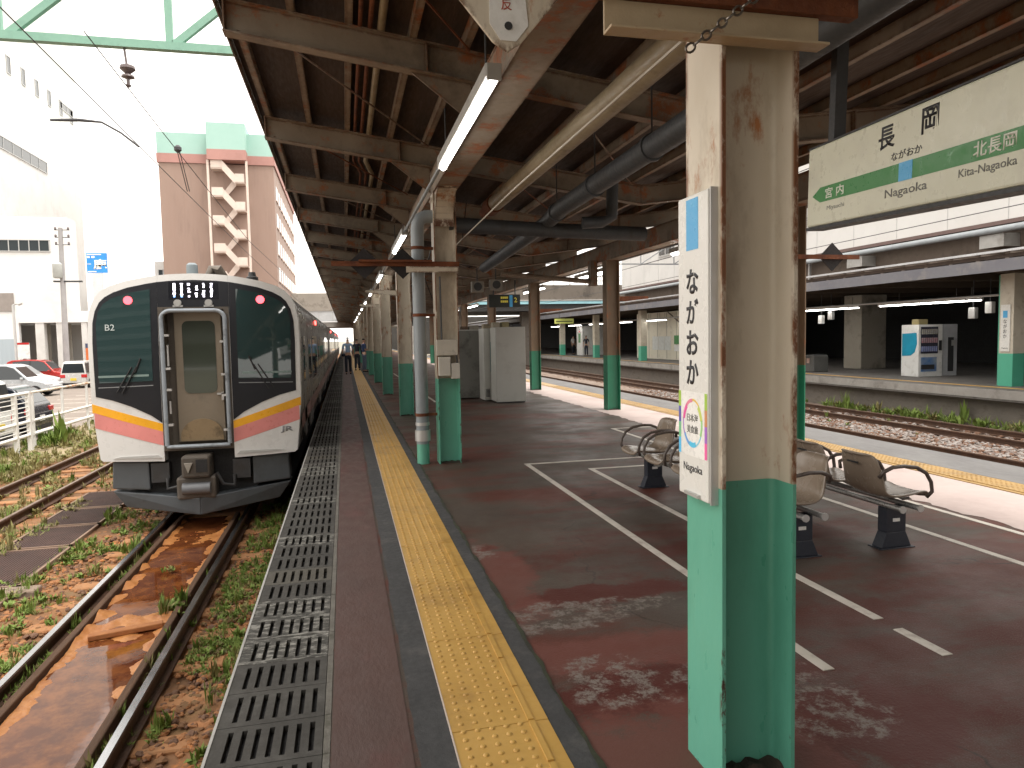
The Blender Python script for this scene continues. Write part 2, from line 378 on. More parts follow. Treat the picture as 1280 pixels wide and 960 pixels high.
def arc(c, r, a0, a1, n, plane='xz'):
    out = []
    for i in range(n+1):
        t = a0+(a1-a0)*i/n; u, v = r*math.cos(t), r*math.sin(t)
        out.append({'xz':(c[0]+u,c[1],c[2]+v),'xy':(c[0]+u,c[1]+v,c[2]),'yz':(c[0],c[1]+u,c[2]+v)}[plane])
    return out
def rrect(x0, x1, y0, y1, r, n=4):
    P = []
    for cx, cy, a in ((x1-r,y1-r,0),(x0+r,y1-r,90),(x0+r,y0+r,180),(x1-r,y0+r,270)):
        for i in range(n+1):
            t = R(a+90*i/n); P.append((cx+r*math.cos(t), cy+r*math.sin(t)))
    return P
ORD = ['first','second','third','fourth','fifth','sixth','seventh','eighth','ninth','tenth','eleventh','twelfth','thirteenth','fourteenth','fifteenth','sixteenth']

# ================================================================== SETTING
YEND = 150
b = MB(); b.box(-900, 900, -60, 1500, -3.0, -1.24); struct(b.build('ground', GROUND))

def heightfield(name, x0, x1, y0, y1, dx, dy, zf, mat):
    nx = int((x1-x0)/dx)+1; ny = int((y1-y0)/dy)+1
    vs = [(x0+(x1-x0)*i/(nx-1), y0+(y1-y0)*j/(ny-1)) for j in range(ny) for i in range(nx)]
    vs = [(x,y,zf(x,y)) for x,y in vs]
    fs = [(j*nx+i, j*nx+i+1, (j+1)*nx+i+1, (j+1)*nx+i) for j in range(ny-1) for i in range(nx-1)]
    m = MB(); m.add(vs, fs); return m.build(name, mat, None, smooth='all', fix=False)
def nz3(x, y, s, z=0): return noise.noise(Vector((x*s, y*s, z)))
struct(heightfield('track_bed', -7.0, -0.5, -1, 40, 0.09, 0.12,
    lambda x,y: -1.13+0.03*nz3(x,y,1.1)+0.02*nz3(x,y,4)-(0.02 if -2.9<x<-1.2 else 0), DIRT))
struct(heightfield('grass_verge', -8.9, -6.9, -1, 70, 0.2, 0.25,
    lambda x,y: -1.12+0.05*nz3(x,y,0.8)+0.03*nz3(x,y,3), DIRTPALE))
b = MB(); b.box(-7.0, -0.5, 40, YEND, -1.3, -1.13); struct(b.build('far_track_bed', DIRT))
b = MB(); b.box(-60, -8.8, -10, 140, -1.3, -1.10); struct(b.build('parking_lot', LOT))
b = MB()
for i in range(14):
    b.box(-14.2, -9.6, 14+i*2.6, 14.12+i*2.6, -1.10, -1.096)
    b.box(-27, -21.5, 30+i*2.6, 30.12+i*2.6, -1.10, -1.096)
struct(b.build('parking_bay_lines', LINEPAINT))
struct(heightfield('right_track_bed', 7.2, 17.4, 4, 70, 0.16, 0.25,
    lambda x,y: -1.13+0.035*nz3(x,y,1.6)+0.03*nz3(x,y,5), pm('grey_ballast_bed', (0.17,0.12,0.09), (0.28,0.225,0.19), 5, 0.95, bump=0.8, bscale=22, dirt=0.7, dirt_c=(0.12,0.06,0.035))))

# platform
PX0, PX1 = -0.58, 7.56
b = MB(); b.box(PX0+0.18, PX1-0.18, -45, YEND, -1.3, -0.17); struct(b.build('platform_wall', CONCDARK))
b = MB(); b.box(-0.11, 6.75, -45, YEND, -0.17, 0.0); struct(b.build('platform_deck', PLATFORM))
b = MB(); b.box(6.752, PX1, -45, YEND, -0.17, 0.002); struct(b.build('platform_edge_concrete', pm('edge_concrete', (0.135,0.13,0.13), (0.18,0.175,0.17), 2, 0.8, bump=0.2, dirt=3, dirt_c=(0.13,0.12,0.12), stretch=(1,0.4,1))))
b = MB(); b.box(-0.105, 0.205, -45, YEND, -0.0, 0.004); struct(b.build('red_walkway_strip', REDSTRIP))
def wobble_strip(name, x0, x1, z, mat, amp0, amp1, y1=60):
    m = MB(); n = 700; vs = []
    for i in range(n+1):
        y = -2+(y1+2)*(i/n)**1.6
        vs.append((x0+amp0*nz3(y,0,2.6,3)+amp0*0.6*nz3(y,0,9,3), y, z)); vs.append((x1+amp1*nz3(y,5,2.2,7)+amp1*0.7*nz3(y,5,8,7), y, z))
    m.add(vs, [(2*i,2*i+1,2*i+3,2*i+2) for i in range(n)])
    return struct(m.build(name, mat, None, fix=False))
wobble_strip('asphalt_patch_strip', 0.225, 0.372, 0.006, ASPHALTSTRIP, 0.012, 0.0)
wobble_strip('asphalt_repair_strip', 0.78, 0.885, 0.006, ASPHALTSTRIP, 0.0, 0.02)
wobble_strip('asphalt_crack', 0.873, 0.893, 0.009, pm('crack_black', (0.02,0.018,0.015), (0.04,0.05,0.02), 8, 0.9), 0.02, 0.022, 30)

# platform edge of slotted blocks (real slots)
b = MB(); b.box(PX0, -0.11, -45, YEND, -0.17, -0.03, 0)
y = -2.0; i = 0
while y < 70:
    mi = 1 if (i % 17 in (2,3,4,9,14)) else 2
    if i % 17 == 6: mi = 3
    y1 = y+0.296
    b.box(PX0, -0.142, y, y+0.038, -0.03, 0.0, mi); b.box(PX0, -0.142, y1-0.038, y1, -0.03, 0.0, mi)
    xs = [PX0]+[PX0+0.066+k*0.0545 for k in range(7)]
    for k in range(8):
        xa = xs[k]+(0.0105 if k else 0); xb = (xs[k+1]-0.0105) if k < 7 else -0.142
        b.box(xa, xb, y+0.038, y1-0.038, -0.03, 0.0, mi)
    b.box(-0.139, -0.112, y, y1, -0.03, 0.001+0.0015*random.random(), 4)
    y += 0.3; i += 1
struct(b.build('platform_edge_paving', [BLACKRUBBER, BLOCKWORN, BLOCK, pm('edge_block_new', (0.075,0.068,0.055), (0.09,0.083,0.068), 4, 0.8, bump=0.2), pm('rough_seam', (0.12,0.11,0.095), (0.18,0.17,0.15), 9, 0.9, bump=0.5, dirt=6, dirt_c=(0.05,0.05,0.03))]))
b = MB(); b.box(PX0-0.012, PX0, -45, 70, -0.12, 0.003); struct(b.build('platform_nosing', CONCPALE))

# tactile paving, left and right
def tactile(name, x0, x1, dots_right, ymax, edge_left):
    m = MB(); y = -2.0
    while y < YEND-10:
        yy = y+0.3 if y < 60 else y+10
        m.box(x0, x1, y+0.0012, yy-0.0012, 0.0, 0.010+0.001*math.sin(y*7), 0); y = yy
    step = 0.06; n = int((ymax-1.2)/step)
    for j in range(n):
        yc = 1.2+(j+0.5)*step
        for k in range(5):
            xc = (x0+0.045+k*0.06) if dots_right else (x0+0.11+k*0.06)
            ns = 8 if yc < 9 else 6; vs = []; fs = []
            for rr, zz in ((0.013,0.010),(0.0105,0.0145),(0.006,0.0165)):
                for q in range(ns):
                    t = 2*math.pi*q/ns; vs.append((xc+rr*math.cos(t), yc+rr*math.sin(t), zz))
            for a in range(2):
                for q in range(ns): fs.append((a*ns+q, a*ns+(q+1)%ns, (a+1)*ns+(q+1)%ns, (a+1)*ns+q))
            fs.append(tuple(range(2*ns, 3*ns))); m.add(vs, fs)
    bx = (x1-0.085, x1-0.06) if dots_right else (x0+0.06, x0+0.085)
    y = -2.0
    while y < 60:
        m.box(bx[0], bx[1], y+0.008, y+0.292, 0.009, 0.017); y += 0.3
    return struct(m.build(name, TACTILE, None, fix=False))
tactile('tactile_paving', 0.372, 0.78, True, 26, True)
b = MB(); b.box(0.366, 0.3715, -2, 70, 0.0, 0.013); struct(b.build('tactile_edge_trim', pm('trim_pale', (0.5,0.42,0.36), None, 4, 0.6)))
tactile('tactile_paving', 6.30, 6.71, False, 22, False).data.materials[0] = pm('tactile_dimmed_yellow', (0.36,0.215,0.065), (0.42,0.26,0.085), 3, 0.5, dirt=2.2, dirt_c=(0.22,0.14,0.06))  # right strip: same yellow darkened in colour against overexposure in the open
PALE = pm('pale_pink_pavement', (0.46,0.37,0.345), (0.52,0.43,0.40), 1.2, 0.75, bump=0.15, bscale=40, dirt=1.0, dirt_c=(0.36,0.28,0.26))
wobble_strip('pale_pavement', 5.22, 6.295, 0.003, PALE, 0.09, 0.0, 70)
# painted queue lines
b = MB()
def ln(x0, x1, y0, y1): b.box(x0, x1, y0, y1, 0.0, 0.004)
ln(2.17,2.23,2.88,8.72); ln(2.23,4.9,8.66,8.72)
ln(2.83,2.89,3.33,8.15); ln(2.89,4.45,8.09,8.15); ln(2.83,2.89,2.86,3.19)
ln(4.43,4.49,1.5,11.55); ln(4.49,6.2,11.49,11.55); ln(5.08,5.14,1.5,10.9)
for i in range(3): ln(2.17,2.23,18+i*6,22+i*6)
struct(b.build('painted_line', LINEPAINT))

# far platform
FX = 17.0
b = MB(); b.box(FX+0.35, 32, -60, 150, -1.3, -0.36); struct(b.build('far_platform_wall', CONCDARK))
b = MB(); b.box(FX, 32, -60, 150, -0.355, -0.06); struct(b.build('far_platform_deck', pm('far_deck', (0.12,0.11,0.10), (0.16,0.15,0.14), 1.5, 0.8, bump=0.2, dirt=2)))
b = MB(); b.box(FX+0.62, FX+0.80, -60, 120, -0.06, -0.05); struct(b.build('far_tactile_paving', TACTILE))
b = MB(); b.box(FX-0.012, FX, -60, 120, -0.30, -0.058); struct(b.build('far_platform_nosing', CONC))

# ---------------------------------------------------------------- tracks
def rail_mb(xc, y0, y1, zt=-0.95):
    m = MB(); h = 0.15; z0 = zt-h
    prof = [(-0.063,z0),(0.063,z0),(0.063,z0+0.012),(0.011,z0+0.03),(0.011,zt-0.04),(0.033,zt-0.033),(0.033,zt-0.006),(0.027,zt),(-0.027,zt),(-0.033,zt-0.006),(-0.033,zt-0.033),(-0.011,zt-0.04),(-0.011,z0+0.03),(-0.063,z0+0.012)]
    m.prism([(xc+u,v) for u,v in prof], 'y', y0, y1, 0)
    m.box(xc-0.026, xc+0.026, y0, y1, zt-0.002, zt+0.005, 1)
    return m
def track(lbl, xc, y0, y1, gauge, topmat, sl_mat, sl_y1, pitch=0.62, slw=1.0, z=-0.95):
    t = thing('railway_track', lbl, 'railway track', (xc, y0, z-0.15))
    for s in (-1,1): rail_mb(xc+s*gauge/2, y0, y1, z).build('rail', [RAILSTEEL, topmat], t)
    y = y0+0.2
    cnt = 0
    while y < sl_y1 and cnt < 95:
        m = MB(); j = random.uniform(-.02,.02)
        m.box(xc-slw, xc+slw, y, y+0.21, z-0.31, z-0.158+random.uniform(-.008,.008)); m.build('sleeper', sl_mat, t, bevel=0.012, seg=1)
        y += pitch; cnt += 1
    return t
WORN = RAILTOP
track('shiny topped rails of the track the train stands on beside the platform', -2.10, 0.5, 110, 1.10, RAILTOP, SLEEPERC, 12)
RT2 = pm('rail_head_rust', (0.16,0.10,0.07), (0.24,0.17,0.13), 6, 0.45, metal=0.4)
track('rusty left siding track between the train and the white fence', -5.62, 2, 80, 1.13, RT2, SLEEPERC, 24)
track('brown rusty track nearest the sunny right edge of the platform', 11.95, 2, 110, 1.10, RT2, SLEEPERW, 45)
track('brown rusty track at the foot of the opposite platform wall', 15.32, 2, 110, 1.16, RT2, SLEEPERW, 45)

# timber-edged drip trough with mud and water between the rails
t = thing('drip_trough', 'timber edged trough full of orange mud and water between the rails', 'drip trough', (-2.1, 1.5, -1.12))
xl, xr = -2.50, -1.70
for xa in (xl, xr):
    m = MB(); m.box(xa-0.035, xa+0.03, 1.5, 11.6, -1.13, -1.0)
    m.build('edge_timber', WOODBEAM, t, bevel=0.012)
m = MB()
nx, ny = 64, 640; vs = []
for j in range(ny+1):
    for i in range(nx+1):
        x = xl+0.04+(xr-xl-0.08)*i/nx; yy = 1.5+10.1*j/ny
        e = min(x-xl, xr-x)
        n1 = nz3(x,yy,1.1,4); n2 = nz3(x,yy,4.5,8)
        h = -1.074+0.018*n1+0.011*n2+0.007*nz3(x,yy,13,1)+0.005*nz3(x,yy,31,2)
        h += 0.050*max(0, 1-e/0.17)*(0.7+1.1*n2)
        h += 0.030*math.exp(-((yy-7.35)/0.35)**2)*(0.5+n2)+0.014*math.exp(-((yy-10.4)/0.5)**2)
        h -= 0.012*max(0, min(1,(6.3-yy)/0.6))
        vs.append((x, yy, h))
fs = [(j*(nx+1)+i, j*(nx+1)+i+1, (j+1)*(nx+1)+i+1, (j+1)*(nx+1)+i) for j in range(ny) for i in range(nx)]
m.add(vs, fs); m.build('mud', MUD, t, smooth='all', fix=False)
wm = bpy.data.materials.new('muddy_water'); wm.use_nodes = True
wb = wm.node_tree.nodes['Principled BSDF']; wb.inputs['Base Color'].default_value = (0.15,0.045,0.016,1); wb.inputs['Roughness'].default_value = 0.03
wb.inputs['IOR'].default_value = 1.33; wb.inputs['Specular IOR Level'].default_value = 0.7
wn = _n(wm.node_tree, 'ShaderNodeTexNoise'); wn.inputs['Scale'].default_value = 14; wtc = _n(wm.node_tree, 'ShaderNodeTexCoord')
wbp = _n(wm.node_tree, 'ShaderNodeBump'); wbp.inputs['Strength'].default_value = 0.03; wbp.inputs['Distance'].default_value = 0.01
wn2 = _n(wm.node_tree, 'ShaderNodeTexNoise'); wn2.inputs['Scale'].default_value = 5; wn2.inputs['Detail'].default_value = 8; wn2.inputs['Roughness'].default_value = 0.7
wrr = _n(wm.node_tree, 'ShaderNodeMapRange'); wrr.inputs[1].default_value = 0.42; wrr.inputs[2].default_value = 0.62
wmx = _n(wm.node_tree, 'ShaderNodeMix', data_type='RGBA'); wmx.inputs['A'].default_value = (0.10,0.028,0.011,1); wmx.inputs['B'].default_value = (0.22,0.075,0.022,1)
wm.node_tree.links.new(wtc.outputs['Object'], wn2.inputs['Vector']); wm.node_tree.links.new(wn2.outputs['Fac'], wrr.inputs[0]); wm.node_tree.links.new(wrr.outputs[0], wmx.inputs['Factor']); wm.node_tree.links.new(wmx.outputs['Result'], wb.inputs['Base Color'])
wm.node_tree.links.new(wtc.outputs['Object'], wn.inputs['Vector']); wm.node_tree.links.new(wn.outputs['Fac'], wbp.inputs['Height']); wm.node_tree.links.new(wbp.outputs[0], wb.inputs['Normal'])
m = MB(); m.add([(xl+0.04,1.5,-1.060),(xr-0.04,1.5,-1.060),(xr-0.04,11.6,-1.060),(xl+0.04,11.6,-1.060)], [(0,1,2,3)]); m.build('water', wm, t, fix=False)
m = MB(); m.beam((-2.36,7.02,-1.03), (-1.76,7.16,-1.02), 0.09, 0.05); m.build('cross_timber', pm('mud_caked_timber', (0.30,0.11,0.035), (0.4,0.17,0.06), 6, 0.8, bump=0.4), t, bevel=0.01)

# rusty drain gratings left of the track
def grating(lbl, x0, x1, y0, y1, z, tilt=0):
    t = thing('drain_grating', lbl, 'grating', (x0, y0, z), 'rusty gratings over the drain beside the track')
    m = MB(); w_ = 0.035
    m.box(x0, x1, y0, y0+w_, z-0.05, z); m.box(x0, x1, y1-w_, y1, z-0.05, z); m.box(x0, x0+w_, y0, y1, z-0.05, z); m.box(x1-w_, x1, y0, y1, z-0.05, z)
    m.build('frame', pm('grating_frame', (0.20,0.13,0.09), (0.26,0.17,0.12), 5, 0.8), t)
    m = MB(); k = int((x1-x0)/0.036)
    for i in range(1, k): m.box(x0+i*0.036-0.009, x0+i*0.036+0.009, y0+w_, y1-w_, z-0.045, z-0.006)
    m.build('bars', GRATE, t)
    m = MB(); m.box(x0+w_, x1-w_, y0+w_, y1-w_, z-0.12, z-0.07); m.build('drain_floor', DARKMETAL, t)
grating('rusty drain grating nearest the bottom left corner, overgrown by weeds', -4.45, -3.6, 6.6, 8.6, -1.06)
grating('rusty drain grating just beyond the pale concrete sill', -4.5, -3.65, 8.9, 10.5, -1.06)
grating('rusty drain grating in the middle of the row beside the train', -4.55, -3.68, 10.56, 11.7, -1.06)
grating('rusty drain grating second from the far end beside the train skirt', -4.6, -3.7, 11.76, 12.9, -1.06)
grating('rusty drain grating farthest along, tucked beside the train', -4.65, -3.72, 12.96, 14.3, -1.06)
b = MB(); b.box(-4.5, -3.4, 8.64, 8.86, -1.2, -1.05); tag(b.build('concrete_sill', pm('rusty_sill', (0.22,0.16,0.12), (0.28,0.21,0.16), 4, 0.9, bump=0.3, dirt=4), None, bevel=0.02), 'pale concrete sill lying across the drain between two gratings', 'concrete sill')

# ================================================================== PLATFORM CANOPY
def zb(x): return 3.94-0.14*x if x <= 4.0 else 3.38+0.13*(x-4.0)
CY0, CY1 = -42.0, 118.0
cp = thing('platform_canopy', 'long weathered butterfly roof on steel rafters above the platform where the camera stands', 'canopy', (2.6, 0, 3.3))
RD = 0.26
def rafter(y):
    m = MB()
    def strip(x0, x1, a, c, wy):
        m.prism([(x0,zb(x0)+a),(x1,zb(x1)+a),(x1,zb(x1)+c),(x0,zb(x0)+c)], 'y', y-wy/2, y+wy/2)
    for x0, x1 in ((-0.85,4.0),(4.002,6.12)):
        strip(x0, x1, 0.0, 0.014, 0.13); strip(x0, x1, 0.0145, RD-0.0145, 0.014); strip(x0, x1, RD-0.014, RD, 0.13)
    for x in (-0.84, 0.75, 2.4, 4.9):       # stiffeners
        m.box(x-0.006, x+0.006, y-0.06, y-0.0075, zb(x)+0.0150, zb(x)+RD-0.0155)
    m.prism([(0.62,zb(0.62)-0.002),(1.13,zb(1.13)-0.002),(1.13,3.46)], 'y', y-0.008, y+0.008)
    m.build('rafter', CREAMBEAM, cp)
k = 0
RY = [0.1+3.033*i for i in range(-14, 38)]
for y in RY:
    rafter(y)
PUR = [-0.80, -0.33, 0.12, 0.64, 1.08, 1.75, 2.45, 3.15, 3.85, 4.55, 5.2, 5.85]
for x in PUR:
    m = MB(); z = zb(x)+RD
    m.box(x-0.03, x+0.03, CY0, CY1, z+0.001, z+0.008); m.box(x-0.03, x-0.022, CY0, CY1, z+0.008, z+0.10); m.box(x-0.03, x+0.03, CY0, CY1, z+0.10, z+0.108)
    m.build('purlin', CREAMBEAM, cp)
m = MB()
for x0, x1 in ((-0.92,4.0),(4.0,6.25)):
    m.prism([(x0,zb(x0)+RD+0.11),(x1,zb(x1)+RD+0.11),(x1,zb(x1)+RD+0.15),(x0,zb(x0)+RD+0.15)], 'y', CY0, CY1)
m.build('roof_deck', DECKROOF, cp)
m = MB(); x = -0.935; m.box(x-0.004, x+0.008, CY0, CY1, zb(x)+RD+0.02, zb(x)+RD+0.17)
m.box(6.255, 6.27, CY0, CY1, zb(6.2)+RD-0.02, zb(6.2)+RD+0.17)
m.build('edge_fascia', CREAMBEAM, cp)
# longitudinal girders over the column rows
def girder(x0, x1, z0, z1):
    m = MB(); m.box(x0, x1, CY0, CY1, z0, z0+0.018); m.box(x0+0.004, x0+0.018, CY0, CY1, z0+0.018, z1-0.018); m.box(x1-0.018, x1-0.004, CY0, CY1, z0+0.018, z1-0.018)
    m.box(x0, x1, CY0, CY1, z1-0.018, z1)
    m.build('girder', CREAMBEAM, cp)
girder(1.14, 1.42, 3.45, 3.735); girder(5.47, 5.74, 3.20, 3.54)
# haunches where the columns meet the girders
for y in [2.39]+[9.2+6.03*i for i in range(9)]:
    for sg in (-1, 1):
        m = MB(); z = 3.448
        P = [(y+sg*0.13, z)]+[(y+sg*(0.13+0.42-0.42*math.sin(t)), z-0.42+0.42*math.cos(t)) for t in [math.pi/2*q/8 for q in range(9)]]
        m.prism(P, 'x', 1.16, 1.40); m.build('haunch', CREAM, cp)
# diagonal wind braces under the deck
for i in range(1, 9):
    y = RY[i+14]; m = MB(); m.tube([(-0.7,y+0.1,zb(-0.7)+RD-0.03),(1.1,y+2.9,zb(1.1)+RD-0.03)], 0.010, 5); m.tube([(1.9,y+0.1,zb(1.9)+RD-0.03),(3.8,y+2.9,zb(3.8)+RD-0.03)], 0.010, 5)
    m.tube([(-0.75,y,zb(-0.7)+0.05),(1.0,y+0.25,zb(1.0)+0.10)], 0.012, 5)
    m.build('wind_brace', RUST if i % 2 else CREAMBEAM, cp)

# ---- steel columns of two rows
def column_proto(lbl, H, split):
    t = thing('steel_column', lbl, 'column', (0,0,0), None)
    hx, hy = 0.145, 0.129
    for nm, z0, z1, mt in (('painted_base', 0.0, split, GREEN), ('shaft', split+0.0005, H, COLCREAM)):
        m = MB()
        r = 0.026
        P = [(-hx,-hy),(-hx+0.014,-hy),(-hx+0.014,-0.006-r)]
        P += [(-hx+0.014+r*(1-math.cos(a)), -0.006-r+r*math.sin(a)) for a in [math.pi/2*q/5 for q in range(1,6)]]
        # right half mirrored
        L_ = P
        Rr = [(-u, v) for u, v in reversed(L_)]
        lower = L_+Rr
        upper = [(u, -v) for u, v in reversed(lower)]
        m.prism(lower+upper, 'z', z0, z1)
        m.build(nm, mt, t, smooth=True)
    m = MB(); n_ = 14; vs = []
    for j in range(6):
        for q in range(n_+1):
            xq = -hx+0.0155+(2*hx-0.031)*q/n_; yq = -0.112+0.104*j/5
            vs.append((xq, yq, 0.001+(0.006+0.030*max(0, noise.noise(Vector((xq*22, yq*22, 3)))+0.25)+0.012*noise.noise(Vector((xq*70, yq*70, 5))))*min(1, j/1.5)))
    m.add(vs, [(j*(n_+1)+q, j*(n_+1)+q+1, (j+1)*(n_+1)+q+1, (j+1)*(n_+1)+q) for j in range(5) for q in range(n_)])
    m.build('base_dirt', pm('column_foot_dirt', (0.03,0.022,0.018), (0.06,0.04,0.03), 12, 0.95, bump=0.6), t, smooth='all', fix=False)
    return t
GL = 'columns of the left row along the train side'
GR = 'columns of the right row along the sunny side'
c0 = column_proto('large cream and green steel column in the foreground carrying the vertical name plate', 3.45, 1.078)
c0['group'] = GL
cl = column_proto('cream and green steel column with grey junction boxes beside the grey downpipe', 3.45, 1.10); cl['group'] = GL
cl.location = (1.285, 9.2, 0)
for i in range(1, 14):
    xx = [1.285,1.235,1.19,1.18,1.17][min(i,4)]; y = 9.2+5.98*i
    lb = {1:'cream and green steel column of the left row directly behind the grey downpipe',
          2:'third cream and green column of the left row beyond the downpipe, with a short bracket arm',
          3:'fourth cream and green column of the left row beyond the downpipe, near the standing man'}.get(i, 'distant cream and green column of the left row in the line beyond the people on the platform')
    dup(cl, (xx, y, 0), lb)
c0.location = (1.396, 2.331, 0)
cr = column_proto('rusty brown and green column of the right row standing at the edge of the sunlight', 3.2, 1.18); cr['group'] = GR
for ch in cr.children:
    if ch.name.startswith('shaft'):
        ch.data.materials[0] = pm('brown_aged_paint', (0.24,0.17,0.11), (0.16,0.105,0.065), 2.2, 0.6, bump=0.2, rust=0.56, rust_scale=3, stretch=(1,1,0.5))
    if ch.name.startswith('painted'):
        ch.data.materials[0] = pm('dark_green_paint', (0.03,0.20,0.115), (0.04,0.25,0.15), 2, 0.45, dirt=2, dirt_c=(0.02,0.11,0.06))
cr.location = (5.605, 14.5, 0)
for i in (-1, 1, 2, 3, 4, 5, 6):
    dup(cr, (5.605-0.02*i, 14.5+6.3*i, 0), {-1:'brown and green column of the right row hidden behind the foreground column',1:'dark rusty column of the right row just right of the white cabinets',2:'brown column of the right row behind the white cabinets'}.get(i, 'far brown column of the right row beyond the white cabinets'))
# short bracket arms
def arm(lbl, x0, x1, y, z, mat=CREAM):
    m = MB(); m.prism([(x0,z-0.03),(x1,z-0.1),(x1,z+0.02),(x0,z+0.02)] if x1 > x0 else [(x1,z-0.1),(x0,z-0.03),(x0,z+0.02),(x1,z+0.02)], 'y', y-0.04, y+0.04)
    tag(m.build('bracket_arm', mat, None), lbl, 'bracket', 'short bracket arms on columns')
arm('short cream bracket arm on the column right behind the downpipe column', 0.45, 1.09, 15.15, 2.62)
arm('short cream bracket arm on the third column past the downpipe', 0.45, 1.05, 21.15, 2.62)
arm('rusty bracket arm on the sunlit-edge column pointing to the right tracks', 6.45, 5.76, 14.5, 2.42, RUST)
arm('rusty bracket arm on the dark column right of the cabinets', 6.45, 5.74, 20.8, 2.42, RUST)

# ---- hanging rusty bars with plates
t = thing('hanging_bar', 'thick rusty iron bar with a white triangular plate bolted across the foreground column', 'iron bar', (1.0, 2.26, 2.7))
m = MB(); m.box(0.30, 1.80, 2.235, 2.285, 2.715, 2.80); m.box(0.30, 1.80, 2.20, 2.234, 2.785, 2.80); m.build('rusty_bar', RUST, t, bevel=0.004)
m = MB(); m.box(0.86, 1.66, 2.262, 2.272, 2.60, 2.7145); m.box(0.86, 1.66, 2.20, 2.262, 2.60, 2.61); m.build('cream_angle', pm('cream_angle_paint', (0.48,0.38,0.25), (0.40,0.31,0.2), 3, 0.5, rust=0.58, rust_scale=5, bump=0.2), t, bevel=0.003)
m = MB(); m.prism([(0.34,2.714),(0.72,2.714),(0.575,2.545),(0.53,2.515),(0.485,2.545)], 'y', 2.25, 2.262)
tp = m.build('triangular_plate', CREAM, t, bevel=0.004)
m = MB(); m.prism([(0.475,2.70),(0.59,2.70),(0.60,2.60),(0.56,2.55),(0.51,2.55),(0.475,2.60)], 'y', 2.2465, 2.2495); m.build('label', WHITEPAINT, tp)
m = MB(); m.cyl((0.535,2.2462,2.595),(0.535,2.2440,2.595),0.013,12); m.build('bolt_hole', DARKMETAL, tp)
text('反', pm('faded_red_ink', (0.35,0.06,0.03), None, 5, 0.6), tp, (0.53,2.2462,2.66), (1,0,0), (0,0,1), height=0.035, bold=0.01)
t.location = (0.963, 2.176, 2.660); t.scale = (0.963, 0.963, 0.963)
def torus(m, c, R_, r, ax1, ax2, n=12, k=6):
    c = Vector(c); a = Vector(ax1).normalized(); bb = Vector(ax2).normalized(); nn = a.cross(bb); vs = []; fs = []
    for i in range(n):
        t_ = 2*math.pi*i/n; d = a*math.cos(t_)*1.45+bb*math.sin(t_); p = c+d*R_; dn = d.normalized()
        for j in range(k):
            q = 2*math.pi*j/k; vs.append(p+dn*(r*math.cos(q))+nn*(r*math.sin(q)))
    for i in range(n):
        for j in range(k): fs.append((i*k+j, i*k+(j+1)%k, ((i+1)%n)*k+(j+1)%k, ((i+1)%n)*k+j))
    m.add(vs, fs)
m = MB()
a = Vector((1.12, 2.17, 2.54)); bq = Vector((1.46, 2.17, 2.80)); d = (bq-a).normalized(); side = Vector((0,1,0)); nm = d.cross(side)
for i in range(13):
    torus(m, a+(bq-a)*i/12, 0.013, 0.0042, d, side if i % 2 else nm)
chn = tag(m.build('chain', pm('chain_steel', (0.25,0.23,0.2), (0.14,0.12,0.1), 12, 0.4, metal=0.8, rust=0.55), None, smooth=True), 'steel link chain draped over the rusty bar at the foreground column', 'chain')
chn.location = (0, 0, 0.06); chn.scale = (0.963, 0.963, 0.963)
t = thing('hanging_bar', 'long rusty bar with two dark diamond plates fixed across the column with junction boxes', 'iron bar', (0.7, 9.05, 2.5))
m = MB(); m.box(-0.13, 1.45, 9.03, 9.06, 2.525, 2.585); m.box(0.2, 1.1, 8.98, 9.03, 2.575, 2.60); m.build('rusty_bar', RUST, t)
m = MB(); m.box(0.78, 1.44, 9.035, 9.06, 2.45, 2.524); m.build('cream_angle', CREAM, t)
for xc in (0.27, 0.74):
    m = MB(); m.prism([(xc-0.2,2.56),(xc,2.37),(xc+0.2,2.56),(xc,2.75)], 'y', 9.062, 9.075); m.build('diamond_plate', pm('dark_plate', (0.014,0.013,0.014), (0.025,0.02,0.02), 6, 0.8), t)

# ---- fluorescent lamps
def lamp_proto(lbl, L=2.55, two=True):
    t = thing('fluorescent_lamp', lbl, 'lamp', (0,0,0))
    m = MB(); m.box(-0.055, 0.055, -L/2, L/2, 0.0, 0.085); m.box(-0.05,0.05,-L/2-0.02,-L/2,-0.03,0.08); m.box(-0.05,0.05,L/2,L/2+0.02,-0.03,0.08); m.build('housing', LAMPBODY, t, bevel=0.004)
    for q in range(2):
        m = MB(); y0 = -L/2+0.02+q*L/2; m.cyl((0,y0,-0.025),(0,y0+L/2-0.05,-0.025),0.026,10); m.build('tube', TUBE, t, smooth=True)
    m = MB()
    for yy in (-L*0.4, L*0.4): m.cyl((0,yy,0.085),(0,yy,0.5),0.008,6)
    m.build('hanger', DARKMETAL, t)
    return t
GLM = 'lamps hanging in a line over the yellow paving'
l0 = lamp_proto('long lit fluorescent lamp hanging nearest the camera under the canopy'); l0['group'] = GLM
l0.location = (1.03, 6.05, 3.36)
for i, y in enumerate((13.3, 20.6, 27.5, 34.5, 41.5, 48.5, 56, 63, 70)):
    dup(l0, (1.03-0.005*i, y, 3.36), ['second lit lamp in the line, above the rusty bar with diamond plates','third lit lamp in the line over the yellow paving'][i] if i < 2 else 'small distant lit lamp in the line over the yellow paving')
m = MB(); m.tube([(1.03,7.35,3.40),(1.03,12.0,3.40)], 0.022, 8); m.tube([(1.03,14.6,3.40),(1.03,19.3,3.40)], 0.02, 6); m.tube([(1.02,21.9,3.40),(1.0,75,3.40)], 0.018, 6)
tag(m.build('lamp_conduit', GREYPIPE, None, smooth=True), 'grey conduit tube joining the hanging lamps end to end', 'conduit')
GLR = 'lamps along the right edge of the canopy'
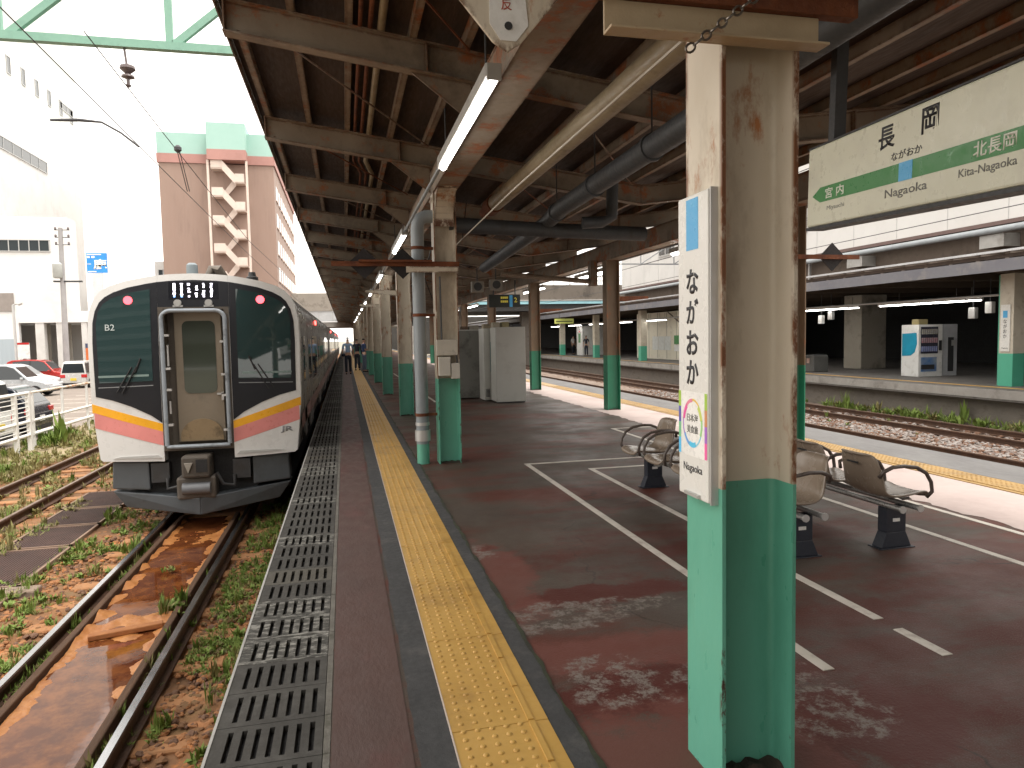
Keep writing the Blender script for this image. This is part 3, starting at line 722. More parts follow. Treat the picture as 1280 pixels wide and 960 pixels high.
for i, y in enumerate((5.4, 11.0, 16.6, 22.2, 27.8, 33.4, 39)):
    dup(l0, (5.95, y, 3.10), {1:'lit lamp under the right canopy edge partly behind the foreground column',2:'lit lamp under the right canopy edge between the two brown columns',3:'short looking lit lamp beside the dark column right of the cabinets'}.get(i, 'lit lamp farther along the right canopy edge or hidden behind the foreground column'), group=GLR)
m = MB(); m.box(5.84, 5.92, 4, 60, 3.215, 3.25); tag(m.build('cable_tray', DARKMETAL, None), 'thin black cable tray running along the right canopy beam', 'cable tray')

# ---- pipes under the roof
t = thing('ceiling_pipe', 'thick beige pipe running away under the roof right of the girder', 'pipe', (2.1, 6, 3.45))
m = MB(); m.tube([(2.16,0.5,3.47),(2.06,9.75,3.44)], 0.105, 20); m.build('pipe', BEIGEPIPE, t, smooth=True)
m = MB(); m.tube([(2.062,9.6,3.44),(2.058,9.95,3.44)], 0.125, 20); m.tube([(2.058,9.95,3.44),(2.05,10.4,3.44)],0.07,12); m.build('end_flange', RUST, t, smooth=True)
t = thing('drain_pipe', 'dark grey drain pipe running away under the valley of the roof', 'pipe', (2.8, 6, 3.25))
m = MB(); m.tube([(2.62,0.5,3.30),(2.70,8.6,3.22),(2.75,9.6,3.16),(2.85,14.5,3.05)], 0.105, 18); m.build('pipe', DARKPIPE, t, smooth=True)
for y, x, z in ((4.6,2.66,3.26),(5.9,2.675,3.247),(7.4,2.69,3.232),(8.9,2.713,3.205)):
    m = MB(); m.tube([(x,y-0.03,z),(x,y+0.03,z)], 0.122, 18); m.build('coupling', DARKPIPE, t, smooth=True)
    m = MB(); m.cyl((x,y,z+0.1),(x,y,3.9),0.008,6); m.build('hanger_rod', DARKMETAL, t)
t = thing('drain_pipe', 'dark cross pipe running from the downpipe column under the roof to the right', 'pipe', (2.4, 9.3, 3.05))
m = MB(); m.tube([(1.35,9.25,3.08),(2.6,9.42,3.06),(4.2,9.55,3.04)], 0.10, 16); m.build('pipe', DARKPIPE, t, smooth=True)
m = MB(); m.tube([(3.0,8.75,3.05),(3.25,8.7,3.06),(3.38,8.7,3.12),(3.40,8.7,3.6)], 0.075, 14); m.build('elbow', DARKPIPE, t, smooth=True)
t = thing('downpipe', 'grey plastic downpipe with metal collars standing beside the column with junction boxes', 'downpipe', (0.945, 9.2, 0))
m = MB(); m.tube([(0.945,9.2,0.26),(0.945,9.2,3.0),(0.955,9.2,3.08),(0.99,9.2,3.14),(1.06,9.2,3.17),(1.25,9.2,3.17)], 0.082, 18); m.build('pipe', GREYPIPE, t, smooth=True)
m = MB(); m.cyl((0.945,9.2,-0.01),(0.945,9.2,0.26),0.08,18); m.build('green_foot', GREEN, t, smooth=True)
for z, h, r in ((0.30,0.14,0.10),(0.50,0.04,0.09)):
    m = MB(); m.cyl((0.945,9.2,z),(0.945,9.2,z+h),r,18); m.build('collar', ALU, t, smooth=True)
for z in (1.9, 2.75, 0.62):
    m = MB(); m.cyl((0.945,9.2,z),(0.945,9.2,z+0.04),0.088,18); m.box(1.0,1.16,9.18,9.22,z,z+0.035); m.build('clamp', RUST, t, smooth=True)
# conduits between purlins on the left
for x, r, mt, lb in ((0.21,0.018,RUST,'rusty thin conduit under the left roof, leftmost of three'),(0.29,0.02,RUST,'rusty thin conduit under the left roof, middle of three'),(0.38,0.033,BEIGEPIPE,'pale beige conduit under the left roof, thickest of three')):
    m = MB(); m.tube([(x,0.5,zb(x)+RD-0.005+r),(x,10.6,zb(x)+RD-0.005+r),(x+0.12,11.4,zb(x)+RD-0.005+r),(x+0.12,40,zb(x)+RD-0.005+r)], r, 10)
    tag(m.build('conduit', mt, None, smooth=True), lb, 'conduit')
# thin cables
m = MB(); m.tube([(1.46,2.2,2.80),(1.58,2.9,2.98)],0.006,5); m.tube([(1.58,2.9,2.98),(1.56,6.5,2.97),(1.54,9.6,2.90),(1.40,16,2.75)], 0.008, 6)
tag(m.build('hanging_cable', pm('pale_cable', (0.4,0.37,0.32), None, 5, 0.6), None), 'thin pale cable stretched under the roof from the chain to the next column', 'cable')
m = MB(); m.tube([(1.62,9.35,3.42),(1.55,9.35,2.92)], 0.006, 5); m.tube([(1.56,12.2,3.4),(1.62,17.9,1.9)],0.012,5); m.tube([(2.0,18.4,3.3),(2.5,18.5,1.9)],0.012,5)
tag(m.build('hanger_wire', CABLE, None), 'thin hanger wires dropping from the roof behind the downpipe column', 'wire')
m = MB(); m.tube([(3.35,15.2,2.98),(5.35,15.0,2.80)], 0.055, 10); m.box(5.3,5.45,14.9,15.1,2.7,3.25)
tag(m.build('tie_beam', CREAMBEAM, None), 'slanting cream tie tube under the roof left of the sunlit-edge column', 'tie beam')
def speaker(lbl, x, y, z):
    t = thing('loudspeaker', lbl, 'loudspeaker', (x,y,z), 'loudspeakers under the roof')
    m = MB(); m.box(x-0.16,x+0.16,y,y+0.2,z-0.14,z+0.14); m.build('box', pm('speaker_box', (0.22,0.2,0.17), None, 5, 0.6), t, bevel=0.01)
    m = MB(); m.cyl((x,y-0.004,z),(x,y+0.0,z),0.11,16); m.build('cone', DARKMETAL, t)
    m = MB(); m.cyl((x,y+0.1,z+0.14),(x,y+0.1,z+0.5),0.015,8); m.build('mount', DARKMETAL, t)
speaker('small boxy loudspeaker hanging under the roof, left of a pair', 3.45, 18.5, 2.95); speaker('small boxy loudspeaker hanging under the roof, right of a pair', 3.95, 18.5, 3.0)

# junction boxes
t = thing('junction_box', 'grey junction boxes with cables strapped to the column behind the downpipe', 'junction box', (1.27, 9.05, 1.3))
m = MB(); m.box(1.13,1.40,9.0,9.065,1.40,1.60); m.build('box', pm('box_cream', (0.45,0.42,0.36), None, 4, 0.5, dirt=4), t, bevel=0.006)
m = MB(); m.box(1.15,1.30,8.99,9.065,1.14,1.38); m.box(1.31,1.42,9.0,9.065,1.10,1.30); m.build('switch_box', pm('box_pale', (0.5,0.48,0.43), None, 4, 0.5, dirt=4), t, bevel=0.006)
m = MB(); m.tube([(1.38,9.02,1.4),(1.39,9.02,1.3)],0.012,6); m.tube([(1.2,9.03,1.6),(1.2,9.06,2.4)],0.012,6); m.build('cable', DARKMETAL, t)

# ================================================================== SIGNS
# vertical station name plate on the foreground column
X1 = 1.255
t = thing('name_plate', 'white vertical plate reading ながおか and Nagaoka on the foreground column', 'sign', (1.28, 2.43, 1.0))
m = MB(); m.box(X1, 1.298, 2.305, 2.535, 1.005, 2.125); m.build('panel', PLATEWHITE, t, bevel=0.006)
m = MB(); m.box(1.262, 1.299, 2.2965, 2.3045, 1.0, 2.13); m.build('side_trim', ALU, t)
m = MB(); m.box(X1-0.012, X1, 2.36, 2.47, 1.012, 1.024); m.build('bottom_clip', ALU, t)
def yz(nm, mat, y0, y1, z0, z1, par=t, x=X1, th=0.0015):
    m = MB(); m.box(x-th, x-0.0001, y0, y1, z0, z1); return m.build(nm, mat, par)
yz('blue_square', INKBLUE, 2.375, 2.465, 1.925, 2.11)
for ch, z in zip('ながおか', (1.81, 1.70, 1.585, 1.475)):
    text(ch, INKBLACK, t, (X1-0.0001, 2.42, z), (0,-1,0), (0,0,1), width=0.092, height=0.092, bold=0.026)
text('Nagaoka', INKBLACK, t, (X1-0.0001, 2.42, 1.112), (0,-1,0), (0,0,1), width=0.145, height=0.038, bold=0.006)
st = yz('round_emblem_sticker', pm('sticker_white', (0.8,0.8,0.78), None, 5, 0.3), 2.31, 2.53, 1.16, 1.402, th=0.001)
cols = [(0.75,0.25,0.35),(0.80,0.12,0.40),(0.40,0.20,0.60),(0.15,0.35,0.70),(0.10,0.55,0.85),(0.25,0.60,0.75),(0.30,0.60,0.25),(0.55,0.65,0.15),(0.80,0.55,0.10)]
for i, c in enumerate(cols):
    m = MB(); n = 6; vs = []
    a0 = math.pi/2+2*math.pi*i/len(cols); a1 = a0+2*math.pi/len(cols)*1.02
    wd = 0.010+0.006*math.sin(i*2.1)
    for q in range(n+1):
        a_ = a0+(a1-a0)*q/n
        for rr in (0.080-wd, 0.082):
            for xx in (X1-0.0018, X1-0.0011): vs.append((xx, 2.42-rr*math.cos(a_)*0.93, 1.285+rr*math.sin(a_)*1.12))
    fs = []
    for q in range(n):
        A = q*4; Bq = A+4
        fs += [(A,Bq,Bq+2,A+2),(A+1,A+3,Bq+3,Bq+1),(A,A+1,Bq+1,Bq),(A+2,Bq+2,Bq+3,A+3)]
    m.add(vs, fs); m.build('ring_segment', pm('ring_colour', c, None, 5, 0.4), st)
text('日本海', INKGREY, st, (X1-0.0011,2.42,1.305), (0,-1,0), (0,0,1), width=0.085, height=0.030, bold=0.006)
text('美食旅', INKGREY, st, (X1-0.0011,2.42,1.262), (0,-1,0), (0,0,1), width=0.085, height=0.030, bold=0.006)
for i, c in enumerate([(0.35,0.55,0.08),(0.55,0.25,0.12),(0.38,0.15,0.55),(0.75,0.12,0.35)]):
    yz('edge_colour', pm('edge_colour', c, None, 5, 0.4), 2.31, 2.328, 1.342-i*0.060, 1.402-i*0.060, st, X1-0.001, 0.0008)
for i, c in enumerate([(0.35,0.55,0.08),(0.12,0.12,0.4),(0.2,0.55,0.3),(0.1,0.45,0.75)]):
    yz('edge_colour', pm('edge_colour', c, None, 5, 0.4), 2.512, 2.53, 1.342-i*0.060, 1.402-i*0.060, st, X1-0.001, 0.0008)

t.location = (1.2405, 2.357, 1.0186); t.scale = (0.97, 0.97, 0.97)
# large hanging station name board
XB = 2.90
t = thing('station_name_board', 'large white station name board reading 長岡 hanging from the roof at the right', 'sign', (XB+0.1, 3.0, 2.25))
def sy(v): return 4.06-v
m = MB(); m.box(XB, XB+0.12, sy(2.35), 4.06, 2.277, 2.756); m.build('board', SIGNWHITE, t, bevel=0.012)
m = MB(); m.box(XB+0.004, XB+0.116, sy(2.36), 4.07, 2.257, 2.276); m.box(XB+0.004, XB+0.116, sy(2.36), 4.07, 2.757, 2.766); m.build('frame', DARKMETAL, t)
for v in (0.22, 2.1):
    m = MB(); m.box(XB+0.03, XB+0.10, sy(v)-0.035, sy(v)+0.035, 2.766, 3.85); m.build('hanger_post', DARKMETAL, t)
ZA, ZC = 2.415, 2.504
m = MB(); m.prism([(sy(0.075),2.4595),(sy(0.172),ZC),(sy(2.28),ZC),(sy(2.28),ZA),(sy(0.172),ZA)], 'x', XB-0.002, XB-0.0002); m.build('green_band', INKGREEN, t)
m = MB(); m.box(XB-0.003, XB-0.0021, sy(1.094), sy(0.983), ZA-0.001, ZC+0.001); m.build('blue_square', INKBLUE, t)
def bt(q, v, z, w_, h_, mat, bold=0.0, x=XB-0.0001): text(q, mat, t, (x,sy(v),z), (0,-1,0), (0,0,1), width=w_, height=h_, bold=bold)
bt('長', 0.86, 2.655, 0.145, 0.118, INKBLACK, 0.02); bt('岡', 1.21, 2.665, 0.125, 0.120, INKBLACK, 0.02)
bt('ながおか', 1.035, 2.547, 0.25, 0.042, INKBLACK, 0.008)
bt('宮 内', 0.345, 2.459, 0.215, 0.062, INKWHITE, 0.012, XB-0.0021); bt('北長岡', 1.64, 2.462, 0.245, 0.066, INKWHITE, 0.012, XB-0.0021)
bt('Nagaoka', 1.04, 2.362, 0.345, 0.055, INKGREY, 0.006); bt('Kita-Nagaoka', 1.60, 2.374, 0.34, 0.046, INKGREY, 0.004); bt('Miyauchi', 0.36, 2.368, 0.20, 0.032, INKGREY, 0.0)
t.location = (XB, 4.06, 2.277); t.rotation_euler = (R(3.4), 0, R(-10))
for ch in t.children:   # parts were built about the old base point; move them to the hanging end
    ch.location = Vector((0.1, 3.0-4.06, 2.25-2.277))

# hanging direction sign far along the right side
t = thing('direction_sign', 'dark hanging direction sign with yellow lines and a blue bar above the cabinets', 'sign', (5.0, 22, 2.6))
m = MB(); m.box(4.45,5.45,22,22.1,2.55,2.95); m.build('board', pm('dark_sign', (0.02,0.025,0.022), None, 5, 0.5), t)
EY = pm('sign_yellow_lit', (0.5,0.42,0.05), None, 5, 0.5, emit=(0.9,0.75,0.12), estr=0.08)
m = MB()
for z in (2.82, 2.70):
    for q in range(4): m.box(4.82+q*0.06, 4.87+q*0.06, 21.994, 21.999, z, z+0.065)
m.build('yellow_text', EY, t)
m = MB(); m.box(5.1,5.2,21.994,21.999,2.56,2.93); m.build('blue_bar', pm('sign_blue_lit', (0.05,0.25,0.45), None, 5, 0.5, emit=(0.1,0.45,0.8), estr=0.06), t)
text('2', EY, t, (5.3,21.998,2.78), (1,0,0), (0,0,1), height=0.15, bold=0.01)
m = MB(); m.cyl((4.6,22.05,2.95),(4.6,22.05,3.4),0.02,6); m.cyl((5.3,22.05,2.95),(5.3,22.05,3.4),0.02,6); m.build('hanger', DARKMETAL, t)

# ================================================================== BENCH SEATS
SEATM = pm('taupe_plastic_seat', (0.235,0.185,0.14), (0.26,0.205,0.158), 1.2, 0.25, spec=0.6, rvar=0.06)
ARMM = pm('dark_arm_plastic', (0.09,0.07,0.06), None, 3, 0.35)
NAVY = pm('navy_leg', (0.012,0.016,0.028), (0.02,0.024,0.035), 4, 0.5)
def chair_shell(parent):
    # seat faces -X locally, width along Y ; shell lofted from front edge over the seat and up the back
    prof = [(-0.235,0.362),(-0.228,0.388),(-0.19,0.397),(-0.10,0.383),(0.02,0.372),(0.10,0.378),(0.155,0.408),(0.19,0.47),(0.213,0.55),(0.235,0.63),(0.25,0.685),(0.262,0.705),(0.278,0.70)]
    wid = [0.185,0.200,0.208,0.212,0.212,0.212,0.213,0.215,0.213,0.205,0.190,0.165,0.150]
    m = MB(); n = 10; vs = []
    for (x, z), wy in zip(prof, wid):
        for j in range(n+1):
            t_ = -1+2*j/n; e = abs(t_)**3
            back = max(0, min(1, (z-0.39)/0.15)) if x > 0.05 else 0
            vs.append((x-0.035*e*back, wy*t_, z+0.022*e*(1-back)))
    fs = [(i*(n+1)+j, i*(n+1)+j+1, (i+1)*(n+1)+j+1, (i+1)*(n+1)+j) for i in range(len(prof)-1) for j in range(n)]
    m.add(vs, fs); o = m.build('seat_shell', SEATM, parent, smooth='all', fix=False)
    sd = o.modifiers.new('solid', 'SOLIDIFY'); sd.thickness = 0.022; sd.offset = -1
    ss = o.modifiers.new('sub', 'SUBSURF'); ss.levels = 1; ss.render_levels = 1
    return o
def chair_proto():
    t = chair_shell(None); t.name = 'seat'
    for s in (-1, 1):
        m = MB(); y = s*0.235
        m.tube([(0.205,s*0.205,0.555),(0.19,y,0.60),(0.12,y,0.628),(0.02,y,0.632),(-0.09,y,0.615),(-0.17,y,0.57),(-0.215,y,0.50),(-0.225,y,0.43),(-0.20,s*0.21,0.385)], 0.0145, 8)
        m.build('armrest', ARMM, t, smooth='all')
    m = MB(); m.box(0.262,0.2665,-0.06,0.06,0.638,0.650); m.build('back_slot', BLACKRUBBER, t)
    m = MB(); m.tube([(-0.12,0,0.36),(-0.16,0.03,0.335),(-0.20,0.05,0.345)], 0.012, 6); m.build('lever', ALU, t)
    return t
ch0 = chair_proto(); used = False
YS = [4.55, 5.15, 5.75, 6.35, 6.95]
BRAIL = pm('bench_rail', (0.42,0.42,0.41), None, 6, 0.35, metal=0.7)
for xa, xs, rz, lb in ((3.14,3.10,0,'row of taupe plastic seats on black pedestals facing the train, partly behind the foreground column'),(3.93,3.92,math.pi,'row of taupe plastic seats on black pedestals with backs turned, facing the sunny tracks')):
    t = thing('platform_bench', lb, 'bench', (xa, 5.7, 0), 'seat rows standing back to back')
    for y in YS:
        c = ch0 if not used else copy_tree(ch0)
        used = True
        c.parent = t; c.location = (xs-xa, y-5.7, 0); c.rotation_euler = (0,0,rz)
    for dx in (-0.075, 0.075):
        m = MB(); m.cyl((xa+dx,4.28,0.325),(xa+dx,7.16,0.325),0.02,10); rl0 = m.build('rail', BRAIL, t, smooth=True)
        for yy in (4.265, 7.165):
            m = MB(); m.cyl((xa+dx,yy,0.325),(xa+dx,yy+0.012,0.325),0.027,12); m.build('end_cap', ALU, rl0)
    for y in (4.46, 5.75, 6.95):
        m = MB(); m.hexa([(xa-0.13,y-0.05,0.008),(xa+0.13,y-0.05,0.008),(xa+0.13,y+0.05,0.008),(xa-0.13,y+0.05,0.008),(xa-0.085,y-0.045,0.12),(xa+0.085,y-0.045,0.12),(xa+0.085,y+0.045,0.12),(xa-0.085,y+0.045,0.12)])
        m.box(xa-0.085, xa+0.085, y-0.045, y+0.045, 0.1205, 0.305); m.box(xa-0.15,xa+0.15,y-0.07,y+0.07,0,0.008)
        lg = m.build('leg', NAVY, t, bevel=0.008)
        m = MB(); m.box(xa-0.03,xa+0.03,y-0.0475,y-0.0453,0.20,0.225); m.build('sticker', WHITEPAINT, lg)

# ================================================================== CABINETS
CAB = pm('cabinet_pale', (0.46,0.46,0.43), (0.50,0.50,0.47), 1.5, 0.5, dirt=2, dirt_c=(0.37,0.36,0.33))
CABG = pm('cabinet_grey', (0.20,0.20,0.185), (0.23,0.23,0.21), 1.5, 0.55, dirt=2)
t = thing('metal_cabinet', 'tall pale metal cabinet, front right one of the cluster', 'cabinet', (3.95, 17.2, 0), 'metal cabinets on the platform')
m = MB(); m.box(3.57, 4.31, 16.95, 17.6, 0.03, 1.86); m.build('body', CAB, t, bevel=0.012)
m = MB(); m.box(3.565, 3.568, 16.97, 17.58, 0.05, 1.84); m.build('door', pm('cabinet_door', (0.54,0.54,0.5), None, 1.5, 0.5), t)
m = MB(); m.box(3.6,4.28,16.98,17.57,0,0.03); m.build('plinth', DARKMETAL, t)
t = thing('metal_cabinet', 'narrow white cabinet with a teal strip and louvres, middle one of the cluster', 'cabinet', (3.5, 17.9, 0), 'metal cabinets on the platform')
m = MB(); m.box(3.40, 3.80, 17.65, 18.3, 0.03, 1.84); m.build('body', pm('cabinet_white', (0.56,0.56,0.52), None, 1.5, 0.5), t, bevel=0.012)
m = MB(); m.box(3.568,3.64,17.642,17.648,0.75,1.5); m.build('teal_strip', pm('teal', (0.03,0.22,0.25), None, 3, 0.4), t)
m = MB()
for i in range(7): m.box(3.44,3.54,17.640,17.648,0.12+i*0.03,0.135+i*0.03)
m.build('louvre', DARKMETAL, t)
t = thing('metal_cabinet', 'broad dull grey cabinet, back left one of the cluster', 'cabinet', (3.1, 18.9, 0), 'metal cabinets on the platform')
m = MB(); m.box(2.66, 3.50, 18.5, 19.3, 0.03, 1.80); m.build('body', CABG, t, bevel=0.012)
m = MB(); m.box(2.655,3.51,18.49,19.31,1.80,1.83); m.build('lid', CAB, t)
rr = random.Random(3)
for i, (x, y, z) in enumerate([(3.62,17.2,1.86),(3.85,17.2,1.86),(4.15,17.3,1.86),(2.85,18.8,1.83),(3.1,18.8,1.83),(3.35,18.8,1.83),(3.55,17.9,1.84)]):
    w_ = rr.uniform(.07,.13); h = rr.uniform(.07,.16)
    t = thing('storage_box', ['small cream crate on the front right cabinet, left of three','wide ochre carton on the front right cabinet, middle of three','dark bundle on the front right cabinet, right of three','pale crate on the grey cabinet, left of three','brown box on the grey cabinet, middle of three','pale folded box on the grey cabinet, right of three','small carton on the narrow white cabinet'][i], 'box', (x,y,z), 'boxes stacked on the cabinets')
    c = [(0.42,0.38,0.3),(0.3,0.26,0.14),(0.06,0.06,0.07),(0.38,0.36,0.31),(0.15,0.10,0.07),(0.36,0.33,0.28),(0.33,0.28,0.2)][i]
    m = MB(); m.box(x-w_,x+w_,y-0.12,y+0.12,z,z+h); m.build('carton', pm('carton', c, None, 6, 0.8, dirt=6), t, bevel=0.006)
    m = MB(); m.box(x-w_*1.04,x+w_*1.04,y-0.125,y+0.125,z+h*0.72,z+h*0.78); m.build('band', pm('carton_band', tuple(q*0.7 for q in c), None, 6, 0.7), t)

# ================================================================== TRAIN
TX = -2.08; TY = 11.0
TRW = pm('train_white', (0.66,0.66,0.65), (0.70,0.70,0.69), 1.2, 0.3, dirt=1.6, dirt_c=(0.55,0.54,0.52), rvar=0.06)
TRSTEEL = pm('train_stainless', (0.15,0.135,0.125), (0.18,0.165,0.155), 0.6, 0.33, metal=0.6, dirt=0.8, dirt_c=(0.12,0.105,0.095), stretch=(1,0.3,1))
TRMASK = pm('train_mask_black', (0.012,0.013,0.017), (0.016,0.017,0.021), 1.5, 0.35, rvar=0.05, spec=0.3)
TRGLASS = glass('train_windscreen', (0.026,0.050,0.051), 0.03)
TRSKIRT = pm('train_skirt_grey', (0.075,0.085,0.095), (0.09,0.10,0.11), 1.5, 0.5, dirt=1.8, dirt_c=(0.055,0.055,0.055))
TRDOOR = pm('train_gangway_metal', (0.22,0.185,0.14), (0.26,0.22,0.17), 1.5, 0.42, metal=0.3, dirt=2, dirt_c=(0.15,0.125,0.10))
TRRECESS = pm('train_recess_dark', (0.09,0.075,0.06), (0.12,0.10,0.08), 2, 0.6, dirt=2)
ORANGE = pm('stripe_orange', (0.75,0.36,0.015), None, 2, 0.35); PINK = pm('stripe_pink', (0.60,0.215,0.20), None, 2, 0.35)
tr = thing('commuter_train', 'white fronted commuter train with orange and pink stripes standing at the platform', 'train', (TX, TY, -1.1))
def yn(x, z): return TY-0.10+0.085*x*x+0.10*max(0,(z-0.95)/1.65)**2
def fpanel(poly, off, th, name, mat, parent=tr, bevel=0):
    """panel with outline poly (x across, z up) wrapped onto the curved nose, standing off by off, thickness th"""
    bm = bmesh.new(); vs = [bm.verts.new((x,0,z)) for x,z in poly]; bm.faces.new(vs)
    bmesh.ops.triangulate(bm, faces=bm.faces[:])
    for k in range(-14, 15):
        bmesh.ops.bisect_plane(bm, geom=bm.verts[:]+bm.edges[:]+bm.faces[:], plane_co=(k*0.1,0,0), plane_no=(1,0,0), dist=1e-5)
    for k in range(11):
        bmesh.ops.bisect_plane(bm, geom=bm.verts[:]+bm.edges[:]+bm.faces[:], plane_co=(0,0,1.0+k*0.15), plane_no=(0,0,1), dist=1e-5)
    bmesh.ops.remove_doubles(bm, verts=bm.verts[:], dist=1e-5)
    g = bmesh.ops.extrude_face_region(bm, geom=bm.faces[:])
    new = set(v for v in g['geom'] if isinstance(v, bmesh.types.BMVert))
    for v in bm.verts:
        x, z = v.co.x, v.co.z
        v.co = Vector((x, yn(x,z)-off+(th if v in new else 0)-TY, z+1.1))
    bmesh.ops.recalc_face_normals(bm, faces=bm.faces)
    me = bpy.data.meshes.new(name); bm.to_mesh(me); bm.free(); me.materials.append(mat)
    me.polygons.foreach_set('use_smooth', [True]*len(me.polygons)); me.set_sharp_from_angle(angle=R(30))
    o = bpy.data.objects.new(name, me); COL.objects.link(o); o.parent = parent; return o
def mir(P): return [(-x, z) for x, z in reversed(P)]
# right half outline from door jamb bottom round to top centre
HALF = [(0.47,-0.05),(1.30,-0.03),(1.335,0.0),(1.385,0.45),(1.415,0.8),(1.425,1.65),(1.415,1.95),(1.38,2.15),(1.32,2.28),(1.24,2.37),(1.12,2.44),(0.9,2.51),(0.6,2.567),(0.3,2.60),(0.0,2.612)]
right_face = HALF[:-1]+[(0.47,2.585)]
right_face = [p for p in HALF if p[0] >= 0.47]+[(0.47,2.585)]
fpanel(right_face, 0.0, 0.28, 'front_shell', TRW); fpanel(mir(right_face), 0.0, 0.28, 'front_shell', TRW)
fpanel([(-0.468,2.135),(0.468,2.135),(0.468,2.585),(0.3,2.60),(0,2.612),(-0.3,2.60),(-0.468,2.585)], 0.0, 0.28, 'front_header', TRW)
MR = [(0.475,0.50),(0.62,0.61),(0.87,0.74),(1.12,0.835),(1.350,0.89),(1.360,1.65),(1.350,1.93),(1.315,2.09),(1.255,2.21),(1.18,2.285),(1.06,2.35),(0.87,2.415),(0.6,2.47),(0.475,2.49)]
fpanel(MR, 0.006, 0.0055, 'window_mask', TRMASK); fpanel(mir(MR), 0.006, 0.0055, 'window_mask', TRMASK)
fpanel([(-0.473,2.135),(0.473,2.135),(0.473,2.49),(0.3,2.507),(0,2.518),(-0.3,2.507),(-0.473,2.49)], 0.006, 0.0055, 'window_mask', TRMASK)
GRP = [(0.57,1.10),(1.29,1.08),(1.305,1.9),(1.27,2.08),(1.20,2.19),(1.08,2.27),(0.85,2.34),(0.57,2.39)]
wr = fpanel(GRP, 0.012, 0.0058, 'windscreen', TRGLASS); wl = fpanel(mir(GRP), 0.012, 0.0058, 'windscreen', TRGLASS)
def yfp(x, z, off): return yn(x,z)-off
def onface(x, z, off): return (TX+x, yn(x,z)-off, z)
for p_, dx in ((wr,0.90),(wl,-0.86)):
    m = MB(); c = onface(dx, 2.235, 0.0125); m.cyl(c, (c[0],c[1]-0.012,c[2]), 0.058, 20)
    m.build('tail_light', pm('tail_light_red', (0.6,0.02,0.03), None, 5, 0.3, emit=(1.0,0.08,0.10), estr=2.2), tr)
    s = 1 if dx > 0 else -1
    m = MB(); a = onface(s*0.98,0.93,0.035); bq = onface(s*0.78,1.30,0.03); m.tube([a,bq],0.010,6); m.tube([onface(s*1.05,0.95,0.035),onface(s*0.84,1.30,0.03)],0.010,6); m.tube([onface(s*0.80,1.22,0.026),onface(s*0.72,1.42,0.024)],0.012,6)
    m.build('wiper', BLACKRUBBER, tr)
    fpanel([(s*0.62,1.165),(s*1.30,1.155),(s*1.30,1.185),(s*0.62,1.195)], 0.0132, 0.001, 'dashboard_ledge', pm('ledge_mint', (0.16,0.22,0.21), None, 5, 0.4))
    fpanel([(s*0.57,1.03),(s*1.31,1.01),(s*1.31,1.022),(s*0.57,1.042)], 0.0075, 0.0012, 'mask_line', pm('mask_line_grey', (0.2,0.21,0.22), None, 5, 0.4))
text('B2', pm('decal_pale', (0.45,0.5,0.5), None, 5, 0.5), wl, onface(-1.115,1.86,0.016), (1,-0.19,0), (0,0.07,1), width=0.13, height=0.085)
def bandx(x0, z0a, z0b, x1, z1a, z1b): return [(x0,z0a),(x1,z1a),(x1,z1b),(x0,z0b)]
fpanel(bandx(0.472,0.375,0.487,1.41,0.665,0.79), 0.003, 0.0028, 'orange_stripe', ORANGE); fpanel(mir(bandx(0.472,0.375,0.487,1.41,0.665,0.79)), 0.003, 0.0028, 'orange_stripe', ORANGE)
fpanel(bandx(0.472,0.175,0.3745,1.385,0.45,0.6645), 0.003, 0.0028, 'pink_stripe', PINK); fpanel(mir(bandx(0.472,0.175,0.3745,1.385,0.45,0.6645)), 0.003, 0.0028, 'pink_stripe', PINK)
text('JR', pm('grey_logo', (0.22,0.22,0.23), None, 5, 0.4), tr, onface(1.20,0.315,0.005), (1,0.205,0), (0,0,1), width=0.185, height=0.095, bold=0.03)
for s in (-1,1):
    P = [(s*0.5,-0.005),(s*1.15,0.01),(s*1.05,0.035),(s*0.55,0.045)]
    fpanel(P if s > 0 else P[::-1], 0.012, 0.0118, 'lower_lip', pm('lip_grey', (0.42,0.42,0.41), None, 3, 0.4))
# destination display
d0 = fpanel([(-0.32,2.245),(0.34,2.245),(0.34,2.485),(-0.32,2.485)], 0.010, 0.0038, 'destination_display', glass('display_glass', (0.008,0.008,0.012), 0.1))
LED = pm('led_white', (0.8,0.8,0.9), None, 5, 0.4, emit=(0.9,0.85,1.0), estr=2.2); LEDB = pm('led_blue', (0.2,0.4,0.9), None, 5, 0.4, emit=(0.25,0.5,1.0), estr=1.8)
m = MB(); mb_ = MB(); rl = random.Random(5)
pats = ['11111','11111','10110','01101','11011','11111']
for ci, pt in enumerate(pats):
    x = -0.245+ci*0.098
    for ri, on in enumerate(pt):
        z = 2.455-ri*0.034
        if on == '1':
            for q in range(2):
                w_ = 0.014+0.014*rl.random(); dxx = rl.uniform(-0.006,0.006) if ci > 1 else 0
                c = onface(x+dxx, z+0.008-q*0.017, 0.0105); m.box(c[0]-w_*0.7, c[0]+w_*0.7, c[1]-0.002, c[1], c[2]-0.0065, c[2]+0.0065)
    c = onface(x, 2.285, 0.0105); (mb_ if ci < 2 else m).box(c[0]-0.012, c[0]+0.012, c[1]-0.002, c[1], c[2]-0.012, c[2]+0.012)
m.build('led_text', LED, d0); mb_.build('led_mark', LEDB, d0)
